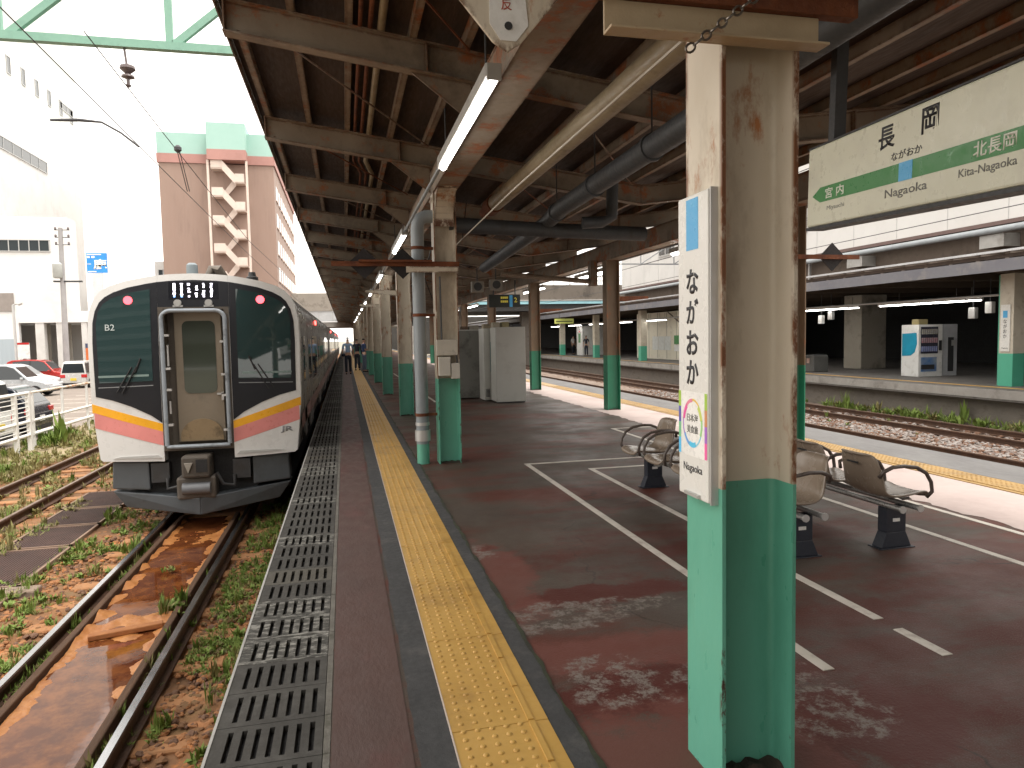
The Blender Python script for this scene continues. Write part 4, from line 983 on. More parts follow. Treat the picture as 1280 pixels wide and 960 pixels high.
# gangway recess and door
m = MB()
m.box(TX-0.468, TX+0.468, TY+0.17, TY+0.20, 0.10, 2.134); m.box(TX-0.47, TX-0.40, TY-0.06, TY+0.17, 0.10, 2.134); m.box(TX+0.40, TX+0.47, TY-0.06, TY+0.17, 0.10, 2.134)
m.box(TX-0.40, TX+0.40, TY-0.05, TY+0.17, 2.10, 2.134); m.box(TX-0.47, TX+0.47, TY-0.08, TY+0.17, 0.09, 0.15)
m.build('gangway_recess', TRRECESS, tr)
dr = None
m = MB(); m.box(TX-0.31, TX+0.335, TY+0.12, TY+0.169, 0.18, 2.07); dr = m.build('gangway_door', TRDOOR, tr, bevel=0.01)
m = MB(); m.prism([(TX+x,z) for x,z in rrect(-0.20,0.245,0.89,1.94,0.08)], 'y', TY+0.112, TY+0.1195); m.build('door_window', glass('door_glass', (0.05,0.06,0.045), 0.05), dr)
m = MB(); m.prism([(TX+0.015+x,z) for x,z in [(-0.29,0.2),(0.29,0.2)]+[(0.29*math.cos(a),0.27+0.25*math.sin(a)) for a in [math.pi*q/14 for q in range(15)]]], 'y', TY+0.09, TY+0.119); m.build('kick_plate', pm('kick_plate_bronze', (0.27,0.20,0.12), None, 3, 0.4, metal=0.4, dirt=3), dr)
m = MB(); m.box(TX+0.24,TX+0.33,TY+0.085,TY+0.119,0.86,0.885); m.box(TX+0.30,TX+0.33,TY+0.085,TY+0.119,0.78,0.90); m.build('handle', ALU, dr)
m = MB()
P = [(-0.42,0.17),(-0.42,1.96)]+[(-0.29-0.13*math.cos(a),1.96+0.12*math.sin(a)) for a in [math.pi/2*q/6 for q in range(1,7)]]
P = P+[(-x+0.0,z) for x,z in reversed(P)]
m.tube([(TX+x,TY-0.115,z) for x,z in P], 0.030, 10); m.tube([(TX-0.42,TY-0.115,0.15),(TX+0.42,TY-0.115,0.15)], 0.028, 8)
m.build('gangway_frame', pm('frame_steel_blue', (0.24,0.27,0.30), None, 4, 0.4, dirt=4), tr, smooth=True)
for z in (0.45,0.95,1.25,1.72):
    m = MB(); m.box(TX-0.39,TX-0.33,TY-0.12,TY-0.06,z,z+0.03); m.build('latch', ALU, tr)
    m = MB(); m.box(TX+0.34,TX+0.39,TY-0.12,TY-0.06,z-0.1,z-0.07); m.build('latch', ALU, tr)
for za, zc in ((1.3,1.6),(0.62,0.8)):
    m = MB(); m.box(TX-0.375,TX-0.355,TY-0.06,TY-0.03,za,zc); m.build('grab_bar', ALU, tr)
for x in (-0.20, 0.21):
    m = MB(); c = onface(x, 2.19, 0.012); m.cyl((c[0],c[1]-0.04,c[2]),(c[0],c[1],c[2]),0.05,14); m.box(c[0]-0.065,c[0]+0.065,c[1]-0.03,c[1],c[2]-0.06,c[2]-0.03); m.build('lift_eye', pm('eye_steel', (0.32,0.32,0.31), None, 6, 0.4), tr)
# coupler and pipework
m = MB(); m.box(TX-0.75,TX+0.75,TY+0.12,TY+0.4,-0.62,0.09); m.build('under_front', BLACKRUBBER, tr)
m = MB(); m.box(TX-0.215,TX+0.16,TY-0.30,TY+0.1,-0.28,0.03); m.build('coupler_head', pm('coupler_iron', (0.06,0.05,0.042), (0.09,0.075,0.06), 4, 0.6, bump=0.3), tr, bevel=0.03)
m = MB(); m.box(TX-0.02,TX+0.13,TY-0.312,TY-0.301,-0.2,-0.02); m.build('coupler_mouth', BLACKRUBBER, tr)
m = MB(); m.prism([(TX-0.17,-0.06),(TX-0.06,-0.06),(TX-0.12,-0.2)],'y',TY-0.34,TY-0.301); m.build('coupler_guide', pm('guide_pale', (0.25,0.23,0.2), None, 5, 0.5), tr)
m = MB(); m.box(TX-0.31,TX+0.21,TY-0.20,TY+0.1,-0.60,-0.285); m.build('electric_coupler', pm('coupler_box', (0.10,0.085,0.07), (0.13,0.11,0.095), 3, 0.6), tr, bevel=0.03)
m = MB(); m.cyl((TX-0.22,TY-0.23,-0.44),(TX+0.15,TY-0.23,-0.44),0.085,14); m.build('coupler_cover', pm('cover_grey', (0.13,0.135,0.145), None, 5, 0.4), tr, smooth=True)
for s in (-1,1):
    m = MB(); m.box(TX+s*0.55-0.12,TX+s*0.55+0.12,TY-0.03,TY+0.12,-0.36,-0.08); m.tube([(TX+s*0.45,TY-0.05,-0.3),(TX+s*0.45,TY-0.08,-0.45),(TX+s*0.3,TY-0.1,-0.42),(TX+s*0.22,TY-0.12,-0.25)],0.025,8); m.build('hose_gear', DARKMETAL, tr, smooth=True)
# skirt and plough
for s in (-1,1):
    def S(p): return (TX+s*p[0], TY+p[1], p[2])
    m = MB(); m.hexa([S((0.70,0.0,-0.47)),S((1.22,0.10,-0.44)),S((1.22,0.5,-0.44)),S((0.70,0.4,-0.47)),S((0.70,0.0,-0.055)),S((1.20,0.10,-0.055)),S((1.20,0.5,-0.055)),S((0.70,0.4,-0.055))]); m.build('skirt', TRSKIRT, tr, bevel=0.02)
    m = MB(); m.hexa([S((0.0,-0.22,-0.83)),S((1.05,0.12,-0.72)),S((1.05,0.5,-0.72)),S((0.0,0.3,-0.83)),S((0.0,-0.22,-0.59)),S((1.22,0.12,-0.475)),S((1.22,0.5,-0.475)),S((0.0,0.3,-0.59))]); m.build('plough', TRSKIRT, tr, bevel=0.012)
# roof kit
m = MB(); m.lathe((TX-0.17,TY+0.9,2.58),[(0.085,0),(0.085,0.18),(0.08,0.24),(0.05,0.27)],14); m.build('antenna', pm('antenna_grey', (0.22,0.26,0.28), None, 5, 0.5), tr, smooth=True)
m = MB(); m.tube([(TX+0.03,TY+1.0,2.6),(TX+0.10,TY+1.0,2.78),(TX+0.18,TY+1.0,2.76),(TX+0.3,TY+1.05,2.62)],[0.07,0.06,0.09,0.05],10); m.build('horn', pm('horn_metal', (0.15,0.13,0.11), None, 5, 0.4, metal=0.5), tr, smooth=True)
m = MB(); m.lathe((TX+0.70,TY+0.9,2.55),[(0.09,0),(0.09,0.08),(0.06,0.10),(0.05,0.16)],12); m.build('roof_lamp', DARKMETAL, tr, smooth=True)
# car bodies
side = [(1.33,-0.04),(1.40,0.6),(1.40,1.85),(1.37,2.12),(1.28,2.30),(1.10,2.43),(0.8,2.53),(0.4,2.59)]
prof = side+[(-x,z) for x,z in reversed(side)]
y = TY+0.30
for c in range(4):
    y0 = y; y1 = y+19.6-(0.3 if c == 0 else 0)
    cb = None
    m = MB(); m.prism([(TX+x,z) for x,z in prof], 'y', y0, y1); cb = m.build('car_body', TRSTEEL, tr, smooth=True)
    m = MB(); m.box(TX-1.15,TX+1.15,y0+0.6,y1-0.4,-0.72,-0.05); m.build('underframe', BLACKRUBBER, tr)
    xr = TX+1.40
    for dyy in ((2.6,7.5,12.4,17.2) if c == 0 else (2.2,7.2,12.2,17.0)):
        m = MB(); m.box(xr-0.01,xr+0.004,y0+dyy,y0+dyy+1.3,0.03,1.83); dd = m.build('door', pm('door_steel', (0.16,0.15,0.145), None, 1, 0.35, metal=0.6), tr)
        m = MB()
        for q in (0.12,0.72): m.box(xr+0.0041,xr+0.008,y0+dyy+q,y0+dyy+q+0.46,0.9,1.65)
        m.build('door_window', TRGLASS, dd)
        m = MB(); m.box(xr+0.0041,xr+0.007,y0+dyy+0.64,y0+dyy+0.66,0.05,1.8); m.build('door_seam', BLACKRUBBER, dd)
    for dyy in ((4.4,2.6),(9.3,2.6),(14.1,2.6)):
        m = MB(); m.box(xr+0.0005,xr+0.006,y0+dyy[0],y0+dyy[0]+dyy[1],0.82,1.72); m.build('side_window', TRGLASS, tr)
    if c == 0:
        m = MB(); m.box(xr+0.0005,xr+0.006,y0+0.85,y0+1.55,0.05,1.83); m.build('cab_door', pm('cab_door_steel', (0.13,0.12,0.115), None, 1, 0.35, metal=0.5), tr)
        m = MB(); m.box(xr+0.0062,xr+0.010,y0+0.98,y0+1.42,0.95,1.70); m.build('cab_door_window', TRGLASS, tr)
        m = MB(); m.box(xr+0.002,xr+0.035,y0+0.5,y0+0.56,1.95,2.05); m.build('side_lamp', pm('lamp_white', (0.7,0.7,0.65), None, 3, 0.3), tr)
    m = MB(); m.prism([(TX+1.404,0.28),(TX+1.406,0.28),(TX+1.406,0.5),(TX+1.404,0.5)],'y',y0+0.02,y1); m.build('pink_stripe', pm('stripe_pink_dull', (0.18,0.08,0.07), None, 2, 0.5), tr)
    m = MB(); m.box(TX+1.37,TX+1.415,y0+6.8,y0+6.9,2.0,2.1); m.build('door_lamp', pm('door_lamp_red', (0.6,0.02,0.02), None, 5, 0.3, emit=(1,0.06,0.05), estr=5), tr)
    m = MB(); m.box(TX-0.75,TX+0.75,y0+5,y0+9,2.58,2.78); m.build('air_conditioner', TRSTEEL, tr, bevel=0.05)
    y = y1+0.4
    if c < 3:
        m = MB(); m.box(TX-0.6,TX+0.6,y1,y,0.05,2.2); m.build('gangway_bellows', BLACKRUBBER, tr)
    for wy in (y0+2.2,y0+4.3,y1-4.3,y1-2.2):
        for s in (-1,1):
            m = MB(); m.cyl((TX+s*0.50,wy,-0.52),(TX+s*0.60,wy,-0.52),0.42,20); m.build('wheel', DARKMETAL, tr, smooth=True)

# ================================================================== CATENARY
GANT = pm('gantry_green', (0.22,0.42,0.33), (0.26,0.47,0.37), 2, 0.5, dirt=3, dirt_c=(0.17,0.33,0.26))
t = thing('catenary_gantry', 'pale green lattice gantry spanning the tracks at the top left', 'gantry', (-4, 14, 6.8))
m = MB(); m.beam((-14,14,6.88),(8,14,6.84),0.14,0.14); m.beam((-14,14,8.45),(8,14,8.45),0.14,0.16); m.build('chord', GANT, t)
for a_, c_ in (((-5.35,6.9),(-3.6,8.42)),((-2.75,6.9),(-1.0,8.42)),((-8.0,6.9),(-6.2,8.42))):
    m = MB(); m.beam((a_[0],14,a_[1]),(c_[0],14,c_[1]),0.10,0.12); m.build('diagonal', GANT, t)
for x in (-2.83,-5.5,-8.2):
    m = MB(); m.beam((x,14,6.9),(x,14,8.4),0.10,0.12); m.build('post_strut', GANT, t)
for x in (-13.6, ):
    m = MB(); m.box(x-0.15,x+0.15,13.85,14.15,-1.2,8.5); m.build('mast', GANT, t)
INS = pm('insulator_brown', (0.12,0.09,0.09), (0.17,0.14,0.14), 6, 0.3)
m = MB(); m.cyl((-3.58,14,6.82),(-3.55,14,6.5),0.02,8); m.lathe((-3.54,14,6.12),[(0.02,0),(0.05,0.03),(0.03,0.06),(0.03,0.14),(0.11,0.17),(0.10,0.20),(0.04,0.23),(0.13,0.31),(0.12,0.36),(0.03,0.40)],14)
tag(m.build('insulator', INS, None, smooth=True), 'brown disc insulator hanging from the green gantry', 'insulator')
WIRE = pm('wire_dark', (0.05,0.05,0.055), None, 5, 0.5)
def wire(lbl, pts, r=0.008):
    m = MB(); m.tube(pts, r, 5); tag(m.build('overhead_wire', WIRE, None), lbl, 'wire', 'overhead wires')
def sag(a, b_, s, n=10):
    return [(a[0]+(b_[0]-a[0])*t_, a[1]+(b_[1]-a[1])*t_, a[2]+(b_[2]-a[2])*t_-4*s*t_*(1-t_)) for t_ in [i/n for i in range(n+1)]]
wire('contact wire over the train track crossing the top left corner', sag((-2.15,1.0,3.95),(-2.1,40,3.55),0.1), 0.005)
wire('higher messenger wire in front of the brown building', sag((-2.25,7.5,4.52),(-2.1,18,3.98),0.02)+[(-2.1,40,4.3)], 0.006)
m = MB(); m.tube([(-4.8,14,5.5),(-4.35,14,5.52),(-4.0,14,5.5),(-3.7,14,5.33),(-3.42,14,5.10)], [0.02,0.03,0.018,0.018,0.018], 8); tag(m.build('registration_arm', WIRE, None, smooth=True), 'curved dark registration arm under the gantry at the left', 'arm')
m = MB(); m.tube([(-2.15,10.9,4.30),(-2.12,11.3,3.82)],0.006,5); m.tube([(-2.18,10.9,4.3),(-2.15,11.3,3.82)],0.006,5); m.lathe((-2.16,10.85,4.26),[(0.02,0),(0.05,0.03),(0.05,0.07),(0.02,0.1)],10); tag(m.build('wire_hanger', WIRE, None), 'pair of thin droppers between two wires in front of the brown building', 'wire hanger')
for x, z, lb in ((9.4,4.1,'lower'),(9.4,5.1,'upper')):
    wire(f'{lb} overhead wire above the track beside the sunny platform edge', sag((x,2,z),(x,90,z-0.5),0.2), 0.010)
for x, z, lb in ((14.8,4.45,'lower'),(14.8,5.4,'upper')):
    wire(f'{lb} overhead wire above the track by the opposite platform', sag((x,4,z),(x,95,z-0.3),0.2), 0.011)
t = thing('catenary_gantry', 'thin grey catenary truss in front of the white station wall on the right', 'gantry', (17, 40, 6))
m = MB()
m.beam((9,41,7.25),(24,41,7.25),0.08,0.08); m.beam((9,41,5.9),(24,41,5.9),0.08,0.08)
for i in range(7): m.beam((9+i*2.2,41,5.9),(11.2+i*2.2,41,7.25),0.06,0.06); m.beam((9+i*2.2,41,5.9),(9+i*2.2,41,7.25),0.06,0.06)
m.build('truss', pm('truss_grey', (0.25,0.26,0.27), None, 4, 0.5), t)
m = MB(); m.box(23.9,24.2,40.9,41.2,-0.06,7.4); m.build('mast', pm('mast_grey', (0.25,0.26,0.27), None, 4, 0.5), t)

# ================================================================== LEFT SIDE: FENCE, CARS, BUILDINGS
t = thing('pipe_fence', 'white pipe fence with two rails along the parking lot', 'fence', (-8.13, 21.2, -1.1))
for i in range(9):
    y = 21.25+i*2.05; m = MB(); m.box(-8.16,-8.10,y-0.03,y+0.03,-1.25,0.42); m.build('post', FENCEWHITE, t)
for z, r in ((0.40,0.035),(-0.35,0.04),(-0.70,0.05)):
    m = MB(); m.cyl((-8.13,21.2,z),(-8.13,38.2,z),r,8); m.build('rail', pm('rusty_top_rail', (0.62,0.55,0.46), (0.7,0.66,0.6), 2, 0.5, rust=0.5, rust_scale=1.5, rust_c=(0.3,0.14,0.06)) if z > 0 else FENCEWHITE, t, smooth=True)
t = thing('slat_fence', 'white slatted fence panel at the left edge in front of the white car', 'fence', (-8.13, 19, -1.1))
for y in (21.0, 20.2, 18.3, 16.4):
    m = MB(); m.box(-8.18,-8.08,y-0.05,y+0.05,-1.25,0.43); m.build('post', FENCEWHITE, t)
for z in (0.40, -0.35, -0.70):
    m = MB(); m.cyl((-8.13,14.5,z),(-8.13,21.05,z),0.045,8); m.build('rail', FENCEWHITE, t, smooth=True)
m = MB()
for z in (0.28,0.16,0.04,-0.08,-0.20,-0.47,-0.58): m.cyl((-8.13,14.5,z),(-8.13,21.0,z),0.014,6)
m.build('slat', FENCEWHITE, t)

CARGLASS = glass('car_glass', (0.02,0.025,0.028), 0.05)
TYRE = pm('tyre', (0.015,0.015,0.016), None, 8, 0.8); RIM = pm('wheel_rim', (0.35,0.35,0.36), None, 8, 0.35, metal=0.7)
TAILRED = pm('tail_lamp_red', (0.42,0.02,0.02), None, 5, 0.2, coat=0.5); HEADL = pm('head_lamp_clear', (0.55,0.57,0.6), None, 5, 0.1, coat=0.5)
def car(lbl, loc, rz, colour, kind, L=4.3, W=1.68, H=1.45):
    t = thing('parked_car', lbl, 'car', loc, 'cars parked in the lot beyond the fence')
    ox_, oy_, oz_ = loc
    paint = pm('car_paint', colour, tuple(min(1,c*1.06) for c in colour), 1, 0.22, coat=0.6, metal=0.25 if sum(colour) < 2.1 else 0)
    h = L/2; bz = 0.88 if kind != 'van' else 0.95
    if kind == 'sedan':
        P = [(-h,0.30),(-h,0.62),(-h+0.05,0.86),(-h+0.55,0.97),(-h+1.15,H-0.08),(-h+1.6,H),(-h+2.35,H-0.02),(-h+2.75,H-0.14),(-h+3.45,0.93),(h-0.45,0.80),(h-0.08,0.66),(h,0.5),(h-0.03,0.28)]
        sw = [(-h+0.85,0.97),(-h+1.25,H-0.14),(-h+1.65,H-0.07),(-h+2.35,H-0.09),(-h+2.7,H-0.2),(-h+3.3,0.95)]; bpill = (-h+1.95,)
        fw = ((-h+3.40,0.95),(-h+2.78,H-0.15)); rw = ((-h+0.60,0.985),(-h+1.12,H-0.09))
    elif kind == 'hatch':
        P = [(-h,0.32),(-h-0.02,0.7),(-h+0.06,1.0),(-h+0.42,H-0.12),(-h+0.7,H-0.02),(-h+1.5,H),(-h+2.3,H-0.04),(-h+2.7,H-0.15),(-h+3.3,0.96),(h-0.4,0.84),(h-0.06,0.66),(h,0.48),(h-0.03,0.28)]
        sw = [(-h+0.55,1.0),(-h+0.75,H-0.14),(-h+1.5,H-0.08),(-h+2.3,H-0.11),(-h+2.65,H-0.21),(-h+3.15,0.98)]; bpill = (-h+1.8,)
        fw = ((-h+3.25,0.98),(-h+2.73,H-0.16)); rw = ((-h+0.09,1.04),(-h+0.40,H-0.15))
    else:
        P = [(-h,0.30),(-h-0.01,0.9),(-h+0.12,H-0.1),(-h+0.3,H),(-h+1.6,H+0.01),(-h+2.3,H-0.05),(-h+2.85,1.05),(h-0.3,0.92),(h-0.05,0.7),(h,0.5),(h-0.03,0.28)]
        sw = [(-h+0.2,1.0),(-h+0.3,H-0.14),(-h+1.6,H-0.13),(-h+2.2,H-0.17),(-h+2.65,1.02)]; bpill = (-h+1.4,-h+0.9)
        fw = ((-h+2.80,1.08),(-h+2.34,H-0.09)); rw = ((-h+0.01,0.98),(-h+0.10,H-0.16))
    def hw(z): return W/2*(1-0.24*max(0,(z-bz)/(H-bz))**1.2) if z > bz else W/2*(1-0.06*max(0,(0.5-z)/0.25))
    m = MB(); n = len(P)
    vs = [(ox_+x,oy_-hw(z),oz_+z) for x,z in P]+[(ox_+x,oy_+hw(z),oz_+z) for x,z in P]
    m.add(vs, [tuple(range(n)), tuple(range(2*n-1,n-1,-1))]+[(i,(i+1)%n,n+(i+1)%n,n+i) for i in range(n)])
    bd = m.build('body', paint, t, bevel=0.045, seg=3, smooth=True)
    for s in (-1,1):
        m = MB(); n = len(sw)
        vs = [(ox_+x,oy_+s*(hw(z)+0.006),oz_+z) for x,z in sw]+[(ox_+x,oy_+s*(hw(z)-0.02),oz_+z) for x,z in sw]
        m.add(vs, [tuple(range(n)), tuple(range(2*n-1,n-1,-1))]+[(i,(i+1)%n,n+(i+1)%n,n+i) for i in range(n)]); gw = m.build('side_window', CARGLASS, t)
        m = MB()
        for bx_ in bpill:
            zt = H-0.09; m.hexa([(ox_+bx_-0.04,oy_+s*(hw(1.0)-0.01),oz_+0.96),(ox_+bx_+0.04,oy_+s*(hw(1.0)-0.01),oz_+0.96),(ox_+bx_+0.04,oy_+s*(hw(1.0)+0.012),oz_+0.96),(ox_+bx_-0.04,oy_+s*(hw(1.0)+0.012),oz_+0.96),
                  (ox_+bx_-0.03,oy_+s*(hw(zt)-0.01),oz_+zt),(ox_+bx_+0.03,oy_+s*(hw(zt)-0.01),oz_+zt),(ox_+bx_+0.03,oy_+s*(hw(zt)+0.012),oz_+zt),(ox_+bx_-0.03,oy_+s*(hw(zt)+0.012),oz_+zt)])
        m.build('pillar', BLACKRUBBER, t)
        xm = fw[0][0]-0.25; m = MB(); m.box(ox_+xm-0.06,ox_+xm+0.06,oy_+s*(W/2)-0.02*s if s>0 else oy_+s*(W/2)-0.16,(oy_+s*(W/2)+0.16) if s>0 else oy_+s*(W/2)+0.02,oz_+0.94,oz_+1.06); m.build('mirror', paint, t, bevel=0.03)
        for xw in (-h+0.72, h-0.78):
            m = MB(); m.cyl((ox_+xw,oy_+s*(W/2-0.19),oz_+0.30),(ox_+xw,oy_+s*(W/2+0.012),oz_+0.30),0.30,22); wl_ = m.build('wheel', TYRE, t, smooth=True)
            m = MB(); m.cyl((ox_+xw,oy_+s*(W/2+0.010),oz_+0.30),(ox_+xw,oy_+s*(W/2+0.020),oz_+0.30),0.19,16); m.build('rim', RIM, wl_)
        zz = 0.72 if kind == 'sedan' else 0.80
        m = MB(); m.box(ox_-h-0.025, ox_-h+0.12, oy_+s*W/2-0.30 if s > 0 else oy_+s*W/2-0.012, oy_+s*W/2+0.012 if s > 0 else oy_+s*W/2+0.30, oz_+zz-(0.06 if kind!='van' else 0.12), oz_+zz+0.09); m.build('tail_lamp', TAILRED, t, bevel=0.02)
        m = MB(); m.box(ox_+h-0.30, ox_+h-0.01, oy_+s*W/2-0.36 if s > 0 else oy_+s*W/2-0.008, oy_+s*W/2+0.008 if s > 0 else oy_+s*W/2+0.36, oz_+0.60, oz_+0.71); m.build('head_lamp', HEADL, t, bevel=0.03)
    for (a_, c_), nm, sg in ((fw,'windscreen',1),(rw,'rear_window',-1)):
        m = MB(); d = 0.012*sg
        y0_, y1_ = hw(a_[1])-0.10, hw(c_[1])-0.08
        m.hexa([(ox_+a_[0]+d,oy_-y0_,oz_+a_[1]+0.01),(ox_+a_[0]+d,oy_+y0_,oz_+a_[1]+0.01),(ox_+a_[0]-d*2,oy_+y0_,oz_+a_[1]-0.01),(ox_+a_[0]-d*2,oy_-y0_,oz_+a_[1]-0.01),
                (ox_+c_[0]+d,oy_-y1_,oz_+c_[1]+0.01),(ox_+c_[0]+d,oy_+y1_,oz_+c_[1]+0.01),(ox_+c_[0]-d*2,oy_+y1_,oz_+c_[1]-0.01),(ox_+c_[0]-d*2,oy_-y1_,oz_+c_[1]-0.01)]); m.build(nm, CARGLASS, t)
    m = MB(); m.box(ox_-h-0.03,ox_-h+0.02,oy_-0.17,oy_+0.17,oz_+0.50,oz_+0.66); m.build('number_plate', WHITEPAINT if kind != 'van' else pm('plate_yellow', (0.6,0.45,0.05), None, 4, 0.4), t)
    m = MB(); m.box(ox_-h-0.012,ox_-h+0.2,oy_-W/2+0.08,oy_+W/2-0.08,oz_+0.24,oz_+0.36); m.box(ox_+h-0.2,ox_+h+0.012,oy_-W/2+0.1,oy_+W/2-0.1,oz_+0.24,oz_+0.40); m.build('bumper_trim', BLACKRUBBER, t)
    t.rotation_euler = (0,0,rz)
    return t
PZ = -1.10
car('black hatchback parked tail to the tracks behind the pipe fence', (-11.05,24.0,PZ), math.pi, (0.012,0.016,0.028), 'hatch', 4.2, 1.75, 1.60)
car('white van like car behind the slatted fence at the left edge', (-11.05,21.4,PZ), math.pi, (0.72,0.72,0.70), 'van', 4.2, 1.75, 1.85)
car('silver grey sedan parked nose towards the tracks behind the black car', (-17.8,44.0,PZ), 0, (0.48,0.50,0.52), 'sedan', 4.5, 1.75, 1.75)
car('white sedan just behind the silver sedan', (-19.85,49.9,PZ), 0, (0.70,0.71,0.72), 'sedan', 4.5, 1.75, 1.65)
car('red car mostly hidden behind the white sedan', (-20.9,56.2,PZ), 0, (0.42,0.03,0.025), 'hatch', 4.2, 1.75, 1.80)
car('small silver white van seen from the back beside the train', (-16.75,51.8,PZ), math.pi/2, (0.60,0.59,0.57), 'van', 3.5, 1.5, 1.72)

BW = pm('white_building_render', (0.72,0.72,0.71), (0.78,0.78,0.77), 0.4, 0.8, dirt=0.6, dirt_c=(0.66,0.65,0.63))
WG = glass('window_dark', (0.05,0.06,0.065), 0.08)
def window(par, x0, x1, y, z0, z1, n=3, axis='y', gmat=WG, fm=None):
    """framed window band: facing -Y at plane y, or facing +X at plane x when axis='x' (then x0,x1 run along Y)"""
    fm = fm or ALU
    def bx(m, a, b_, d0, d1, c, d):
        if axis == 'y': m.box(a, b_, y-d1, y-d0, c, d)
        else: m.box(y+d0, y+d1, a, b_, c, d)
    m = MB(); bx(m, x0, x1, 0.002, 0.03, z0, z1); wn_ = m.build('window', gmat, par)
    m = MB(); th = 0.06
    bx(m, x0-th, x1+th, 0.003, 0.07, z1, z1+th); bx(m, x0-th, x1+th, 0.003, 0.09, z0-th, z0)
    for i in range(n+1):
        xx = x0+(x1-x0)*i/n; bx(m, xx-th/2, xx+th/2, 0.031, 0.07, z0, z1)
    m.build('frame', fm, wn_)
t = thing('station_side_building', 'tall white building at the far left with window strips', 'building', (-50, 80, -1.1))
m = MB(); m.box(-70,-31,66,99,-1.1,42); m.build('wall', BW, t)
window(t, 70, 88.5, -31, 20.4, 21.5, 9, 'x')
for i in range(8): window(t, 73.5+i*3.3, 74.3+i*3.3, -31, 28.2, 29.8, 1, 'x')
window(t, 93.5, 97.5, -31, 29.0, 29.7, 2, 'x')

t = thing('parking_building', 'low white building with open garage bays behind the parked cars', 'building', (-24, 66, -1.1))
m = MB()
m.box(-40,-20.6,62,64,4.3,11.5); m.box(-40,-19.0,62,63,3.42,4.299); m.box(-40,-24.3,62,62.4,-1.1,3.419); m.box(-40,-19.2,69,70,-1.1,3.44); m.box(-40,-19,63.002,68.998,3.45,3.7)
m.build('wall', BW, t)
m = MB()
for x0,x1 in ((-23.2,-22.6),(-21.75,-21.35),(-20.0,-19.6),(-19.2,-18.6)): m.box(x0,x1,62.05,62.6,-1.1,3.419)
m.build('pillar', pm('pillar_grey', (0.55,0.54,0.52), None, 1, 0.8), t)
m = MB(); m.box(-24.3,-23.2,64.8,65,-1.1,3.4); m.box(-22.6,-21.75,65,65.2,-1.1,3.4); m.box(-21.3,-20.0,66,66.2,-1.1,3.4); m.build('bay_back_wall', pm('bay_wall', (0.34,0.32,0.28), None, 1, 0.8), t)
m = MB(); m.box(-25.7,-24.5,61.94,61.97,4.3,5.7); m.build('window', pm('window_brown', (0.25,0.22,0.2), None, 2, 0.4), t)
window(t, -25.3, -21.85, 62, 8.9, 9.7, 5)
m = MB(); m.box(-28,-24.6,61.9,61.95,-1.1,2.2); m.build('shutter', pm('shutter_blue_grey', (0.36,0.42,0.46), (0.42,0.48,0.52), 3, 0.5, stretch=(8,1,0.1)), t)
t = thing('notice_sign', 'white sign board with a red top edge standing behind the cars', 'sign', (-23.5, 60, -1.1))
m = MB(); m.box(-23.7,-22.9,60,60.06,0.7,1.9); m.build('panel', WHITEPAINT, t)
m = MB(); m.box(-23.7,-22.9,59.99,59.998,1.75,1.9); m.build('red_edge', TAILRED, t)
m = MB(); m.box(-23.55,-23.5,60.01,60.05,-1.1,0.7); m.box(-23.1,-23.05,60.01,60.05,-1.1,0.7); m.build('leg', ALU, t)
t = thing('orange_banner', 'orange banner with a dark top beside the train at the parking building', 'banner', (-19.2, 61, -1.1))
m = MB(); m.box(-19.45,-18.75,61,61.03,-0.6,1.4); m.build('cloth', pm('orange_cloth', (0.55,0.14,0.04), None, 3, 0.7), t)
m = MB(); m.box(-19.45,-18.75,61,61.03,1.401,1.75); m.build('header', pm('dark_header', (0.05,0.06,0.12), None, 3, 0.6), t)
m = MB(); m.cyl((-19.48,61.02,-1.1),(-19.48,61.02,1.8),0.025,6); m.build('pole', ALU, t)
# poles
t = thing('utility_pole', 'grey utility pole with transformer and three pairs of insulator arms', 'utility pole', (-15.0, 44, -1.1))
m = MB(); m.cyl((-15.03,44,-1.2),(-14.93,44,8.05),0.17,12,0.11); m.build('pole', pm('pole_concrete', (0.30,0.29,0.29), None, 2, 0.8), t, smooth=True)
for z in (7.95,7.55,7.15):
    m = MB(); m.box(-15.22,-14.5,43.95,44.05,z-0.03,z); m.build('cross_arm', DARKMETAL, t)
    for x in (-15.18,-14.55):
        m = MB(); m.lathe((x,44,z),[(0.03,0),(0.07,0.03),(0.05,0.08),(0.07,0.1),(0.03,0.15)],8); m.build('insulator', INS, t)
m = MB(); m.lathe((-15.1,43.75,5.3),[(0.2,0),(0.24,0.05),(0.24,0.75),(0.15,0.85)],14); m.build('transformer', pm('transformer_grey', (0.38,0.39,0.37), None, 3, 0.6), t, smooth=True)
m = MB(); m.box(-15.4,-14.0,43.9,44.1,5.1,5.18); m.build('platform_arm', DARKMETAL, t)
t.location = (-19.77, 58.0, -1.965); t.scale = (1.318, 1.318, 1.318)
t = thing('lamp_post', 'thin grey lamp post standing before the garage bays', 'lamp post', (-22.9, 58, -1.1))
m = MB(); m.cyl((-23.0,58,-1.1),(-23.0,58,4.6),0.09,10); m.cyl((-23.0,58,4.6),(-22.6,57.9,4.7),0.05,8); m.build('pole', ALU, t); 
m = MB(); m.cyl((-22.62,57.9,4.62),(-22.3,57.8,4.72),0.09,10); m.build('lamp_head', ALU, t)
